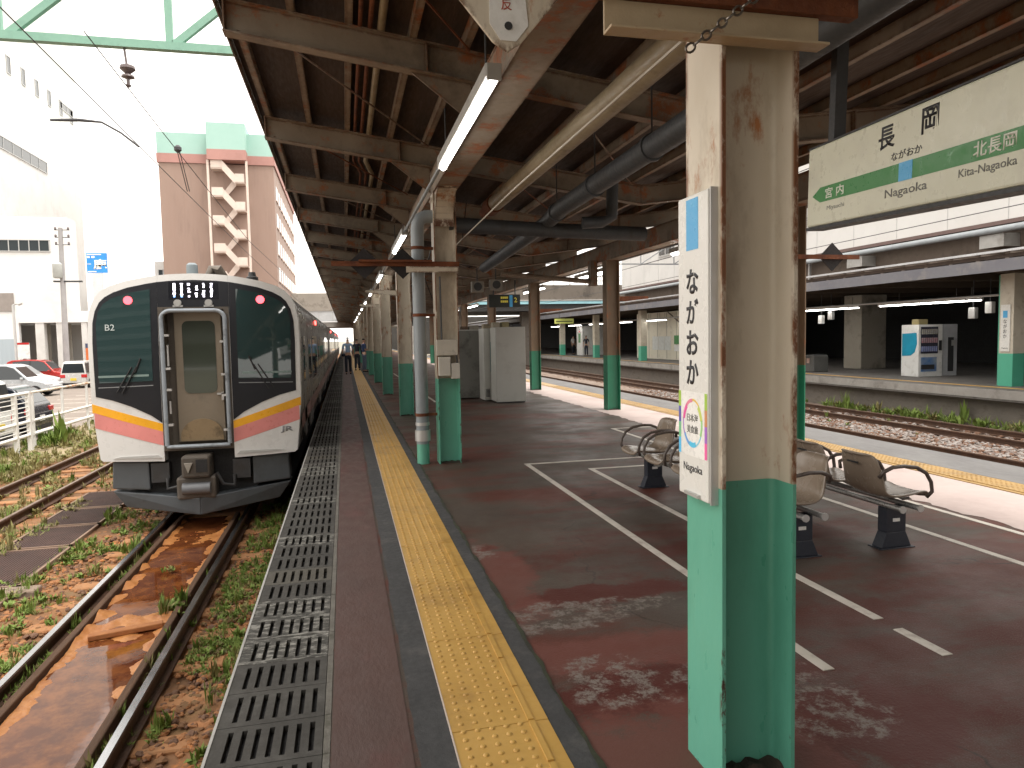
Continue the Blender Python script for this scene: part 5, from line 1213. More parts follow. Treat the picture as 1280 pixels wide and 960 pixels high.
# blue billboard
t = thing('billboard', 'square blue billboard with white brush lettering on a mast', 'billboard', (-24, 80, -1.1))
m = MB(); m.box(-24.97,-23.12,80,80.25,8.88,10.87); m.build('panel', pm('billboard_blue', (0.035,0.26,0.75), None, 2, 0.45), t)
text('鹿', INKWHITE, t, (-23.75,79.999,9.72), (1,0,0), (0,0,1), width=1.25, height=1.05, bold=0.03, depth=0.01)
text('一', INKWHITE, t, (-24.75,79.999,9.75), (1,0,0), (0,0,1), width=0.38, bold=0.04, depth=0.01)
m = MB(); m.box(-24.9,-23.6,79.985,79.999,10.65,10.76); m.box(-24.9,-24.65,79.985,79.999,10.35,10.55); m.box(-24.5,-24.2,79.985,79.999,10.35,10.55); m.box(-24.9,-24.1,79.985,79.999,8.95,9.05); m.build('small_lettering', INKWHITE, t)
m = MB(); m.box(-24.55,-23.6,80.02,80.2,-1.1,8.879); m.build('mast', pm('mast_pale', (0.6,0.62,0.63), None, 2, 0.6), t)

# brown hotel with outside stair
HS = 1.15; HY = 80.5
def hx(x): return x*HS
def hz(z): return 1.62+(z-1.62)*HS
t = thing('brown_building', 'brown building with a green top storey and a zigzag outside stair', 'building', (-12, HY, -1.1))
BR = pm('brown_tile_wall', (0.30,0.205,0.165), (0.325,0.225,0.182), 0.5, 0.7, dirt=0.9, dirt_c=(0.24,0.165,0.135), stretch=(1,1,0.15))
BRP = pm('pink_band', (0.36,0.19,0.165), None, 0.5, 0.7); BRG = pm('green_parapet', (0.33,0.52,0.46), (0.36,0.55,0.49), 0.5, 0.7)
STAIR = pm('stair_cream', (0.60,0.50,0.44), None, 1, 0.7)
xa, xb, xc_, xd = hx(-15.6), hx(-11.33), hx(-8.05), hx(-5.85)
m = MB(); m.box(xa,xb-0.002,HY,HY+30,-1.1,hz(17.75)); m.box(xc_+0.002,xd,HY,HY+30,-1.1,hz(17.75)); m.box(xb-0.001,xc_+0.001,HY+0.02,HY+30,-1.1,hz(17.75)); m.build('wall', BR, t)
m = MB(); m.box(xa-0.15,xb,HY-0.15,HY+30.1,hz(17.751),hz(18.55)); m.box(xc_,xd+0.15,HY-0.15,HY+30.1,hz(17.751),hz(18.55)); m.box(xb+0.001,xc_-0.001,HY-1.6,HY+30,hz(17.85),hz(18.75)); m.build('pink_band', BRP, t)
m = MB(); m.box(xa-0.1,xb,HY-0.1,HY+30,hz(18.551),hz(20.4)); m.box(xc_,xd+0.1,HY-0.1,HY+30,hz(18.551),hz(20.5)); m.box(xb+0.001,xc_-0.001,HY-1.5,HY+10,hz(18.751),hz(21.1)); m.build('green_parapet', BRG, t)
st_ = None
m = MB(); m.box(xb-0.1,xb+0.12,HY-1.4,HY-1.2,-1.1,hz(17.84)); m.box(xc_-0.12,xc_+0.1,HY-1.4,HY-1.2,-1.1,hz(17.84)); st_ = m.build('outside_stair', STAIR, t)
fl = 2.85; z0 = hz(17.2)-fl*6
for k in range(7):
    zf = z0+k*fl; zm = zf-fl/2
    m = MB(); w0, w1 = xb+0.28, xc_-0.28
    m.box(w0,w0+1.1,HY-1.3,HY+0.01,zf-0.12,zf); m.box(w0,w0+1.1,HY-1.36,HY-1.305,zf,zf+0.85)
    m.build('landing', STAIR, st_)
    m = MB(); m.box(w1-0.9,w1,HY-1.3,HY+0.01,zm-0.12,zm); m.box(w1-0.9,w1,HY-1.36,HY-1.305,zm,zm+0.85); m.build('landing', STAIR, st_)
    m = MB()
    m.hexa([(w0+1.1,HY-1.36,zf-0.2),(w1-0.9,HY-1.36,zm-0.2),(w1-0.9,HY-1.30,zm-0.2),(w0+1.1,HY-1.30,zf-0.2),(w0+1.1,HY-1.36,zf+0.75),(w1-0.9,HY-1.36,zm+0.75),(w1-0.9,HY-1.30,zm+0.75),(w0+1.1,HY-1.30,zf+0.75)])
    m.hexa([(w0+1.1,HY-0.5,zf-fl-0.2),(w1-0.9,HY-0.5,zm-0.2),(w1-0.9,HY-0.44,zm-0.2),(w0+1.1,HY-0.44,zf-fl-0.2),(w0+1.1,HY-0.5,zf-fl+0.6),(w1-0.9,HY-0.5,zm+0.75),(w1-0.9,HY-0.44,zm+0.75),(w0+1.1,HY-0.44,zf-fl+0.6)])
    m.build('flight', STAIR, st_)
for fz in range(6):
    z = hz(16.2)-fz*2.9
    for q in range(9):
        y = HY+1.6+q*3.1; m = MB(); m.box(xd+0.004,xd+0.05,y,y+1.9,z-1.5,z); wn_ = m.build('window', pm('window_pale', (0.55,0.55,0.55), None, 1, 0.3) if q+fz == 0 else bpy.data.materials['window_pale'], t)
        m = MB(); m.box(xd+0.004,xd+0.12,y-0.1,y+2.0,z-1.62,z-1.5); m.build('sill', STAIR, wn_)
t = thing('small_distant_building', 'small pale block just left of the brown building behind the train roof', 'building', (-20, 90, -1.1))
m = MB(); m.box(-21.5,-19.6,92,100,-1.1,11.3); m.build('wall', BW, t)
window(t, -21.1, -20.6, 92, 9.6, 10.3, 1); window(t, -20.4, -20.0, 92, 9.6, 10.3, 1)

# concourse bridge across the tracks far behind
t = thing('concourse_bridge', 'beige concourse bridge crossing above the train far down the tracks', 'bridge', (-4, 100, 5))
m = MB(); m.box(-30,9,100,110,5.6,8.0); m.build('deck', pm('bridge_beige', (0.33,0.30,0.26), None, 0.5, 0.8, dirt=0.5), t)
window(t, -20, 6, 100, 4.2, 5.5, 14, 'y', pm('bridge_pane', (0.5,0.52,0.53), None, 1, 0.2))
m = MB(); m.box(-30,9,100,110,3.4,4.1); m.build('lower_girder', CONC, t)
for x in (-7.5, 9.5):
    m = MB(); m.box(x-0.5,x+0.5,101,102,-1.2,3.4); m.build('pier', CONC, t)
t = thing('concourse_bridge', 'dark concourse bridge with a pale blue strip over the right tracks', 'bridge', (20, 62, 4))
m = MB(); m.box(9,50,62,74,4.9,6.2); m.build('upper_wall', pm('bridge_grey_brown', (0.14,0.12,0.10), None, 0.6, 0.8, dirt=0.6), t)
m = MB(); m.box(9,50,61.9,62,4.5,4.75); m.build('pale_blue_strip', pm('strip_blue', (0.30,0.55,0.62), None, 1, 0.5), t)
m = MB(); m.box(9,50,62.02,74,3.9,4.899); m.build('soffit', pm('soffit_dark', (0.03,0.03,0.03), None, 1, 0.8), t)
m = MB(); m.box(9,50,61.85,62.02,4.78,4.88); m.build('pale_ledge', CONCPALE, t)
m = MB()
for i in range(26): m.box(9.5+i*1.5,9.56+i*1.5,62.1,62.2,6.2,7.0)
m.box(9,50,62.1,62.2,6.95,7.02); m.box(9,50,62.1,62.2,6.55,6.6); m.build('railing', pm('railing_pale', (0.5,0.5,0.48), None, 1, 0.6), t)
for x in (10.4, 16.4, 29, 33):
    m = MB(); m.box(x-0.4,x+0.4,64,65,-1.2,3.9); m.build('pier', CONCDARK, t)

t = thing('far_station_wing', 'dark low station wing closing the view under the far bridge on the right', 'building', (26, 132, -1.1))
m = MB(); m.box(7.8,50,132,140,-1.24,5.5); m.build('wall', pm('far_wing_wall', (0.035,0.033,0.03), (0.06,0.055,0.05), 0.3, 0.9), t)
for i in range(6):
    m = MB(); m.box(12+i*6,14.5+i*6,131.95,131.99,1.2,2.6); m.build('window', pm('wing_window', (0.2,0.2,0.19), None, 1, 0.3), t)

# ================================================================== OPPOSITE PLATFORM
t = thing('opposite_canopy', 'dark canopy with a blue grey fascia over the opposite platform', 'canopy', (22, 30, 3))
m = MB(); m.box(FX,FX+0.06,-50,125,3.10,3.42); m.build('fascia', pm('fascia_blue_grey', (0.15,0.15,0.175), (0.19,0.19,0.21), 1, 0.6, dirt=1.5, dirt_c=(0.28,0.26,0.24)), t)
m = MB(); m.box(FX-0.04,FX+0.10,-50,125,3.60,3.66); m.build('gutter', pm('gutter_pale', (0.52,0.53,0.55), None, 2, 0.35, metal=0.3), t)
m = MB()
yy = -8
while yy < 60: m.box(FX+0.065,FX+0.5,yy,yy+0.12,3.42,3.60); yy += 0.9
m.build('roof_rib', pm('rib_brown', (0.16,0.13,0.11), None, 2, 0.7), t)
m = MB(); m.box(FX+0.061,30,-50,125,3.45,3.55); m.build('roof_deck', DECKROOF, t)
m = MB()
yy = -8
while yy < 62: m.box(FX+0.1,29,yy,yy+0.16,3.12,3.449); yy += 3.0
m.build('rafter', pm('opposite_rafter', (0.10,0.075,0.055), None, 2, 0.7), t)
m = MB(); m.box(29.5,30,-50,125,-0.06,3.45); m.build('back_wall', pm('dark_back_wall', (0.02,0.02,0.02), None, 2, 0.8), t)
GF = 'columns of the opposite platform'
def far_col(lbl, x, y):
    t = thing('platform_column', lbl, 'column', (x,y,-0.06), GF)
    m = MB(); m.box(x-0.2,x+0.2,y-0.22,y+0.22,-0.06,0.87); m.build('painted_base', pm('far_green', (0.085,0.40,0.27), (0.10,0.44,0.3), 2, 0.4), t)
    m = MB(); m.box(x-0.2,x+0.2,y-0.22,y+0.22,0.871,3.12); m.build('shaft', pm('far_cream', (0.52,0.48,0.40), None, 2, 0.5, dirt=3, dirt_c=(0.35,0.28,0.2)), t)
    m = MB(); m.cyl((x-0.05,y+0.33,-0.06),(x-0.05,y+0.33,3.1),0.05,8); m.build('side_pipe', bpy.data.materials['far_green'], t)
    return t
far_col('cream and green column of the opposite platform carrying a small white name plate', 18.45, 16.5)
for i in range(3,7): far_col({}.get(i, 'distant column of the opposite platform beyond the white panelled wall'), 18.45, 16.5+8.6*i)
t = thing('name_plate', 'small white vertical name plate on the opposite platform column', 'sign', (18.2, 16.5, 0.9))
m = MB(); m.box(18.215,18.249,16.36,16.66,0.93,2.25); m.build('panel', PLATEWHITE, t)
m = MB(); m.box(18.21,18.2148,16.44,16.58,1.88,2.08); m.build('blue_square', INKBLUE, t)
for ch, z in zip('ながおか', (1.78,1.64,1.50,1.36)): text(ch, INKBLACK, t, (18.2148,16.51,z), (0,-1,0), (0,0,1), width=0.11, height=0.11, bold=0.01)
text('Nagaoka', INKBLACK, t, (18.2148,16.51,1.02), (0,-1,0), (0,0,1), width=0.2, height=0.05)
m = MB(); m.box(18.66,18.95,16.05,16.4,1.1,2.3); tag(m.build('switch_box', pm('grey_switch_box', (0.10,0.10,0.11), None, 3, 0.5), None, bevel=0.01), 'dark grey box mounted right of the opposite platform column', 'switch box')
GLF = 'lamps of the opposite platform'
for i in range(9):
    yv = 20.2+5.3*i
    for dx, dy in ((0,0),(0.12,-0.45)):
        o = dup(l0, (18.75+dx, yv+dy, 2.47), ['bright twin lamp over the vending machine','bright twin lamp left of the concrete pillar'][i] if i < 2 else 'distant lit lamp of the opposite platform', 0, GLF)
        o.scale = (0.8, 1.45 if i < 3 else 1.0, 0.8)
m = MB(); m.cyl((18.72,-5,2.56),(18.72,57,2.56),0.035,8); tag(m.build('conduit', ALU, None), 'pale conduit carrying the lamps of the opposite platform', 'conduit')
t = thing('vending_machine', 'white vending machine with a blue leaf shape on its side', 'vending machine', (20, 21.2, -0.06))
m = MB(); m.box(19.45,20.45,20.95,21.75,-0.06,1.76); m.build('body', WHITEPAINT, t, bevel=0.02)
m = MB(); m.box(19.53,20.24,20.935,20.949,0.75,1.68); pn_ = m.build('display_window', pm('vending_display', (0.05,0.05,0.07), None, 3, 0.2), t)
for r_i in range(3):
    m = MB()
    for c_i in range(8): m.cyl((19.58+c_i*0.085,20.928,0.82+r_i*0.30),(19.58+c_i*0.085,20.928,1.0+r_i*0.30),0.03,8)
    m.build('drink_row', pm('drink_row', [(0.10,0.16,0.45),(0.35,0.10,0.10),(0.25,0.22,0.12)][r_i], (0.3,0.3,0.35), 30, 0.4), pn_)
m = MB(); m.box(19.55,20.2,20.938,20.949,0.12,0.62); m.build('lower_panel', pm('vending_blue', (0.03,0.16,0.45), (0.35,0.4,0.45), 3, 0.4), t)
m = MB(); m.box(19.55,20.1,20.925,20.9375,0.2,0.36); m.build('hatch', DARKMETAL, t)
m = MB(); m.box(20.29,20.40,20.935,20.949,0.85,1.2); m.build('coin_panel', DARKMETAL, t)
m = MB(); m.prism([(21.7,1.45),(21.05,1.48),(21.02,1.1),(21.12,0.8),(21.3,0.68),(21.7,0.66)], 'x', 19.438, 19.449); m.build('blue_leaf_mark', pm('leaf_blue', (0.0,0.26,0.42), None, 3, 0.4), t)
t = thing('vending_machine', 'narrow grey vending machine right of the white one', 'vending machine', (20.8, 21.3, -0.06))
m = MB(); m.box(20.47,21.12,21.0,21.75,-0.06,1.76); m.build('body', pm('vending_grey', (0.42,0.43,0.45), None, 2, 0.4), t, bevel=0.02)
m = MB(); m.box(20.72,20.95,20.985,20.999,0.1,1.3); m.build('dark_panel', DARKMETAL, t)
m = MB(); m.box(20.85,21.05,20.98,20.999,1.0,1.2); m.build('hatch', ALU, t)
m = MB(); m.box(19.65,20.05,21.2,21.5,1.761,1.95); tag(m.build('carton', pm('carton_tan', (0.30,0.25,0.12), None, 4, 0.8), None, bevel=0.01), 'tan carton lying on top of the white vending machine', 'carton')
m = MB(); m.box(21.5,22.75,26.3,27.4,-0.06,3.12); tag(m.build('concrete_pillar', pm('pillar_beige', (0.30,0.27,0.22), (0.34,0.31,0.26), 1, 0.8, dirt=1), None, bevel=0.03), 'broad beige concrete pillar left of the vending machines', 'pillar')
t = thing('waste_bin', 'grey waste bin with a red and white label beside the notice stand', 'waste bin', (18.8, 25.6, -0.06))
m = MB(); m.box(18.45,19.15,25.3,25.9,-0.06,0.62); m.build('body', pm('bin_grey', (0.10,0.10,0.095), None, 3, 0.5), t, bevel=0.04)
m = MB(); m.box(18.43,18.449,25.55,25.72,0.3,0.5); m.build('label', pm('bin_label', (0.5,0.2,0.15), (0.6,0.55,0.5), 30, 0.5), t)
m = MB(); m.box(18.5,19.1,25.35,25.85,0.62,0.66); m.build('lid', DARKMETAL, t)
t = thing('notice_stand', 'white notice stand with a blue heading just right of the foreground column', 'notice stand', (18.2, 26, -0.06))
m = MB(); m.box(17.98,18.02,25.35,26.8,0.65,1.55); m.build('panel', pm('notice_panel', (0.42,0.44,0.42), (0.5,0.52,0.5), 12, 0.5), t)
m = MB(); m.box(17.97,17.979,25.5,26.2,1.38,1.46); m.build('heading', INKBLUE, t)
m = MB(); m.box(17.97,18.03,25.3,25.36,-0.06,1.55); m.box(17.97,18.03,26.75,26.81,-0.06,1.55); m.build('leg', ALU, t)
t = thing('waiting_room', 'white panelled waiting room wall with notices on the opposite platform', 'waiting room', (21, 43, -0.06))
WPAN = pm('waiting_wall', (0.72,0.68,0.56), (0.78,0.74,0.62), 1, 0.6, dirt=1.2, dirt_c=(0.4,0.36,0.28))
m = MB(); m.box(20.5,24,37.5,48,-0.06,3.05); m.build('wall', WPAN, t)
m = MB()
for yv in (38.9,40.3,41.7,43.1,44.5,45.9,47.3): m.box(20.488,20.4995,yv-0.02,yv+0.02,0.0,3.0)
m.build('panel_joint', pm('joint_grey', (0.25,0.23,0.19), None, 3, 0.6), t)
m = MB(); m.box(20.48,20.4995,46.6,47.5,0,2.0); m.build('door', pm('waiting_door', (0.30,0.30,0.29), None, 2, 0.5), t)
for q in range(3):
    m = MB(); m.box(20.47,20.487,42.5+q*0.95,43.38+q*0.95,0.55,1.45); m.build('notice', pm('notice_white', (0.6,0.62,0.6), None, 6, 0.5), t)
m = MB(); m.box(20.47,20.487,41.3,42.0,0.95,1.5); m.build('green_notice', INKGREEN, t)
m = MB(); m.box(20.47,20.487,41.3,42.0,0.5,0.9); m.build('lower_notice', WHITEPAINT, t)
m = MB(); m.tube([(20.3,42.5,3.0),(20.3,37.6,0.9),(20.3,35.5,0.9)], 0.04, 6); m.box(20.2,20.4,34.4,37.5,0.0,0.9); tag(m.build('stair_parapet', CONCDARK, None), 'dark stair parapet with sloping handrail beside the waiting room wall', 'parapet')
t = thing('white_kiosk', 'narrow white kiosk wall far down the opposite platform', 'kiosk', (20, 63, -0.06))
m = MB(); m.box(19.6,22.5,57.5,59,-0.06,2.4); m.build('wall', WHITEPAINT, t); m = MB(); m.box(19.585,19.599,58.0,58.5,1.0,1.8); m.build('poster', INKGREEN, t); m = MB(); m.box(19.585,19.599,58.0,58.5,1.85,2.05); m.build('red_poster', TAILRED, t)
t = thing('lit_sign', 'dim yellow green lit sign hanging over the far platform', 'sign', (15.6, 55, 2.6))
m = MB(); m.box(16.6,18.2,55.5,55.6,2.6,3.0); m.build('panel', pm('sign_lit_yellow', (0.4,0.42,0.1), None, 5, 0.5, emit=(0.65,0.70,0.2), estr=0.12), t)
m = MB(); m.box(16.7,18.1,55.49,55.4995,2.75,2.82); m.build('lettering_bar', DARKMETAL, t)
m = MB(); m.cyl((17.0,55.55,3.0),(17.0,55.55,3.6),0.03,6); m.cyl((17.8,55.55,3.0),(17.8,55.55,3.6),0.03,6); m.build('hanger', DARKMETAL, t)
for i,(y,z) in enumerate(((17.9,2.2),(18.5,2.05),(25.8,2.05),(25.2,2.2))):
    t = thing('camera_box', ['white box lamp tilted under the opposite canopy near the column','small grey box hanging beside the tilted white one','white box hanging left of the concrete pillar','small pale box hanging left of the concrete pillar, right of the white one'][i], 'hanging box', (19.2,y,z), 'boxes hanging under the opposite canopy')
    m = MB(); m.box(19.1,19.25,y-0.12,y+0.12,z-0.15,z+0.2); m.build('case', WHITEPAINT if i in (0,2) else ALU, t, bevel=0.02)
    m = MB(); m.cyl((19.18,y,z+0.2),(19.18,y,3.1),0.015,6); m.build('rod', DARKMETAL, t)

# station concourse building above the opposite platform
t = thing('station_concourse', 'large white station concourse wall above the opposite platform', 'building', (26, 30, 5))
m = MB(); m.box(21.0,40,-60,52,5.05,11.5); m.build('wall', pm('concourse_white', (0.70,0.69,0.67), (0.75,0.74,0.72), 0.6, 0.7, dirt=0.5, dirt_c=(0.62,0.61,0.59)), t)
m = MB()
for i in range(24): m.box(20.988,20.9995,-5+i*2.4,-4.98+i*2.4,5.06,11.4)
m.build('panel_joint', pm('joint_pale', (0.5,0.5,0.49), None, 3, 0.6), t)
m = MB(); m.box(20.7,21.3,-60,52,4.92,5.049); m.build('ledge', pm('ledge_brown', (0.14,0.09,0.08), None, 2, 0.6), t)
m = MB(); m.cyl((20.5,-6,4.74),(20.5,52,4.74),0.11,10); m.build('gutter_pipe', pm('gutter_grey', (0.33,0.36,0.38), None, 2, 0.4), t, smooth=True)
m = MB(); m.box(21.2,38,-60,52,3.9,4.91); m.build('beam_band', pm('band_brown', (0.13,0.10,0.08), (0.18,0.14,0.11), 0.7, 0.8, dirt=0.7), t)
for i, yv in enumerate((13,19.2,25.6,32,38.5)):
    m = MB(); m.box(20.55,21.2,yv-0.45,yv+0.45,4.2,4.62); m.build('beam_end', CONCPALE, t)
for yv in (9, 17.5, 29, 41):
    m = MB(); m.box(20.9,21.0,yv,yv+0.1,3.7,4.7); m.build('drain_spout', ALU, t)
window(t, 33.0, 34.6, 20.98, 6.5, 8.6, 2, 'x') if False else None
for y0_, y1_, z0_, z1_ in ((43.2,45.2,6.9,8.6),(29.4,31.2,6.3,8.2),(49.5,51.5,9.0,10.6)):
    m = MB(); m.box(20.95,20.985,y0_,y1_,z0_,z1_); wn_ = m.build('window', WG, t)
    m = MB()
    for q in range(3): m.box(20.93,20.949,y0_+(y1_-y0_)*q/2-0.05,y0_+(y1_-y0_)*q/2+0.05,z0_-0.05,z1_+0.05)
    m.box(20.91,20.9495,y0_-0.1,y1_+0.1,z0_-0.12,z0_-0.05); m.build('frame', ALU, wn_)
m = MB(); m.box(20.5,20.98,36.5,38.4,5.5,11.4); m.build('brown_shaft', pm('shaft_brown', (0.20,0.14,0.10), None, 1, 0.7), t)
m = MB(); m.box(20.6,20.979,38.45,38.9,5.5,11.4); m.build('lilac_strip', pm('strip_lilac', (0.32,0.31,0.42), None, 1, 0.6), t)
t = thing('hanging_bar', 'rusty bar with one dark diamond plate just right of the foreground column', 'iron bar', (6.1, 8.05, 2.55), )
m = MB(); m.prism([(5.93,2.56),(6.12,2.38),(6.31,2.56),(6.12,2.74)],'y',8.03,8.045); m.build('diamond_plate', bpy.data.materials['dark_plate'], t)
m = MB(); m.box(5.45,6.5,8.0,8.03,2.53,2.585); m.build('rusty_bar', RUST, t)

# ================================================================== PEOPLE
SKINC = pm('skin', (0.45,0.27,0.19), None, 5, 0.5); HAIR = pm('hair_black', (0.012,0.011,0.012), None, 8, 0.5)
def skin_mesh(name, pts, edges, mat, parent, loc, rz, root=0, sub=1):
    me = bpy.data.meshes.new(name); c, s = math.cos(rz), math.sin(rz)
    me.from_pydata([(p[0]*c-p[1]*s, p[0]*s+p[1]*c, p[2]) for p in pts], edges, [])
    o = bpy.data.objects.new(name, me); COL.objects.link(o)
    sk = o.modifiers.new('skin', 'SKIN'); sk.use_smooth_shade = True
    lay = me.skin_vertices[0] if me.skin_vertices else None
    if lay is None:
        bm = bmesh.new(); bm.from_mesh(me); bm.verts.layers.skin.verify(); bm.to_mesh(me); bm.free(); lay = me.skin_vertices[0]
    for i, p in enumerate(pts):
        r = p[3]; lay.data[i].radius = (r, r if len(p) < 5 else p[4]); lay.data[i].use_root = (i == root)
    sb = o.modifiers.new('sub', 'SUBSURF'); sb.levels = sub; sb.render_levels = sub
    bpy.context.view_layer.update()
    m2 = bpy.data.meshes.new_from_object(o.evaluated_get(bpy.context.evaluated_depsgraph_get()))
    m2.name = name; bpy.data.objects.remove(o, do_unlink=True)
    m2.materials.clear(); m2.materials.append(mat)
    m2.polygons.foreach_set('material_index', [0]*len(m2.polygons))
    o = bpy.data.objects.new(name, m2); COL.objects.link(o); o.parent = parent
    return o
def person(lbl, loc, rz, shirt, trouser, pose='stand', cap=None, bag=None, sleeves=True, group=None, H=1.70):
    t = thing('person', lbl, 'person', loc, group); k = H/1.70
    st = 0.16 if pose == 'walk' else 0.02
    sh, eb, wr_ = 0.19, 0.245, 0.25
    afx = {'walk':(0.10,-0.12),'stand':(0.05,0.05),'phone':(0.16,0.16)}[pose]
    wz = 1.10 if pose == 'phone' else 0.80; wy_ = -0.22 if pose == 'phone' else None
    def sc(L_): return [(p[0]*k,p[1]*k,p[2]*k,*[q*k for q in p[3:]]) for p in L_]
    # body (front is -Y): pelvis, spine, neck, head, arms, legs
    P = [(0,0,0.92,0.10,0.085),(0,0,1.12,0.105,0.08),(0,0.01,1.32,0.12,0.085),(0,0.01,1.42,0.075,0.065),(0,0,1.49,0.05,0.052),(0,-0.01,1.545,0.062,0.07),(0,-0.015,1.60,0.075,0.092),(0,-0.005,1.66,0.058,0.072)]
    E = [(0,1),(1,2),(2,3),(3,4),(4,5),(5,6),(6,7)]
    for s, sgn in ((-1,1),(1,-1)):
        i = len(P); yy = wy_ if wy_ is not None else (-0.10*sgn if pose == 'walk' else -0.03)
        P += [(s*sh,0.01,1.38,0.05),(s*eb,0.02+(-0.04*sgn if pose=='walk' else 0),1.10,0.040),(s*(0.12 if pose=='phone' else wr_),yy-0.02,wz+0.06,0.028),(s*(0.10 if pose=='phone' else wr_),yy-0.04,wz,0.030,0.022),(s*(0.09 if pose=='phone' else wr_-0.005),yy-0.05,wz-0.07,0.022,0.016)]
        E += [(3,i),(i,i+1),(i+1,i+2),(i+2,i+3),(i+3,i+4)]
        i = len(P); fy = st*sgn
        P += [(s*0.085,0,0.86,0.085),(s*0.09,-fy*0.5-0.01,0.49,0.058),(s*0.095,-fy+0.02,0.10,0.038),(s*0.10,-fy-0.10,0.035,0.035,0.03)]
        E += [(0,i),(i,i+1),(i+1,i+2),(i+2,i+3)]
    bd = skin_mesh('body', sc(P), E, SKINC, t, loc, rz, 0, 1)
    # shirt
    S = [(0,0,0.95,0.125,0.10),(0,0,1.12,0.12,0.095),(0,0.01,1.32,0.135,0.10),(0,0.01,1.43,0.075,0.068)]
    SE = [(0,1),(1,2),(2,3)]
    for s, sgn in ((-1,1),(1,-1)):
        i = len(S); S += [(s*sh,0.01,1.385,0.062),(s*(eb-0.01),0.02+(-0.03*sgn if pose=='walk' else 0),1.16 if sleeves == 'short' else 1.10,0.054)]
        SE += [(3,i),(i,i+1)]
        if sleeves is True:
            yy = wy_ if wy_ is not None else (-0.10*sgn if pose == 'walk' else -0.03)
            S.append((s*(0.13 if pose=='phone' else wr_), yy-0.02, wz+0.07, 0.040)); SE.append((i+1,i+2))
    skin_mesh('shirt', sc(S), SE, shirt, t, loc, rz)
    T = [(0,0,0.96,0.12,0.10),(0,0,0.88,0.115,0.098)]; TE = [(0,1)]
    for s, sgn in ((-1,1),(1,-1)):
        i = len(T); fy = st*sgn
        T += [(s*0.09,0,0.80,0.092),(s*0.092,-fy*0.5-0.01,0.49,0.074),(s*0.096,-fy+0.02,0.09,0.062)]; TE += [(1,i),(i,i+1),(i+1,i+2)]
    skin_mesh('trousers', sc(T), TE, trouser, t, loc, rz)
    for s, sgn in ((-1,1),(1,-1)):
        fy = st*sgn
        skin_mesh('shoe', sc([(s*0.096,-fy+0.05,0.045,0.045),(s*0.10,-fy-0.06,0.042,0.044,0.04),(s*0.104,-fy-0.14,0.035,0.038,0.032)]), [(0,1),(1,2)], BLACKRUBBER, t, loc, rz)
    if cap:
        skin_mesh('cap', sc([(0,0.0,1.655,0.085,0.098),(0,0.0,1.70,0.092,0.105),(0,0.0,1.735,0.06,0.07)]), [(0,1),(1,2)], cap, t, loc, rz)
    else:
        skin_mesh('hair', sc([(0,0.03,1.60,0.07,0.075),(0,0.015,1.67,0.080,0.09),(0,0.01,1.70,0.055,0.06)]), [(0,1),(1,2)], HAIR, t, loc, rz)
    if bag: skin_mesh('shoulder_bag', sc([(0.20,0.10,1.0,0.08,0.10),(0.21,0.10,0.82,0.09,0.11)]), [(0,1)], bag, t, loc, rz)
    # face
    c, s_ = math.cos(rz), math.sin(rz)
    def L3(x,y,z): return (loc[0]+(x*c-y*s_)*k, loc[1]+(x*s_+y*c)*k, loc[2]+z*k)
    m = MB()
    for s in (-1,1): m.cyl(L3(s*0.028,-0.098,1.605), L3(s*0.028,-0.104,1.605), 0.009, 8)
    m.build('eyes', HAIR, t)
    m = MB(); m.cyl(L3(0,-0.10,1.60), L3(0,-0.118,1.578), 0.008, 8, 0.013); m.build('nose', SKINC, t)
    m = MB(); m.beam(L3(-0.02,-0.093,1.548), L3(0.02,-0.093,1.548), 0.012, 0.007); m.build('mouth', pm('lips', (0.3,0.12,0.10), None, 5, 0.5), t)
    return t
LB = pm('pale_blue_shirt', (0.28,0.40,0.58), None, 3, 0.8); NV = pm('dark_navy_cloth', (0.018,0.022,0.035), None, 3, 0.85)
BLU = pm('dark_blue_shirt', (0.035,0.06,0.14), None, 3, 0.85); JEAN = pm('jeans_grey_blue', (0.10,0.13,0.18), None, 3, 0.85); WSH = pm('white_shirt', (0.6,0.6,0.6), None, 3, 0.8)
person('station worker in pale blue shirt, dark cap and trousers walking away beside the train', (0.13,34.5,0), math.pi, LB, NV, 'walk', cap=NV, bag=NV, sleeves='short', H=1.72)
person('person in dark clothes standing just beyond the worker in the pale blue shirt', (0.62,38.5,0), math.pi*0.9, NV, NV, 'stand', H=1.66)
person('man in dark blue shirt and jeans looking down at his hands by the left columns', (0.93,36.4,0), math.pi*0.6, BLU, JEAN, 'phone', sleeves='short', H=1.68)
for i, (x, y, a) in enumerate(((19.6,60,0.6),(20.5,58.5,1.2),(18.9,54.5,-0.8))):
    person(['person in white waiting on the far opposite platform, left of two','person in a pale shirt on the far opposite platform, right of two','person in dark clothes standing left of the white kiosk on the opposite platform'][i], (x,y,-0.06), a, WSH if i < 2 else NV, NV, 'stand', sleeves='short', H=1.65)

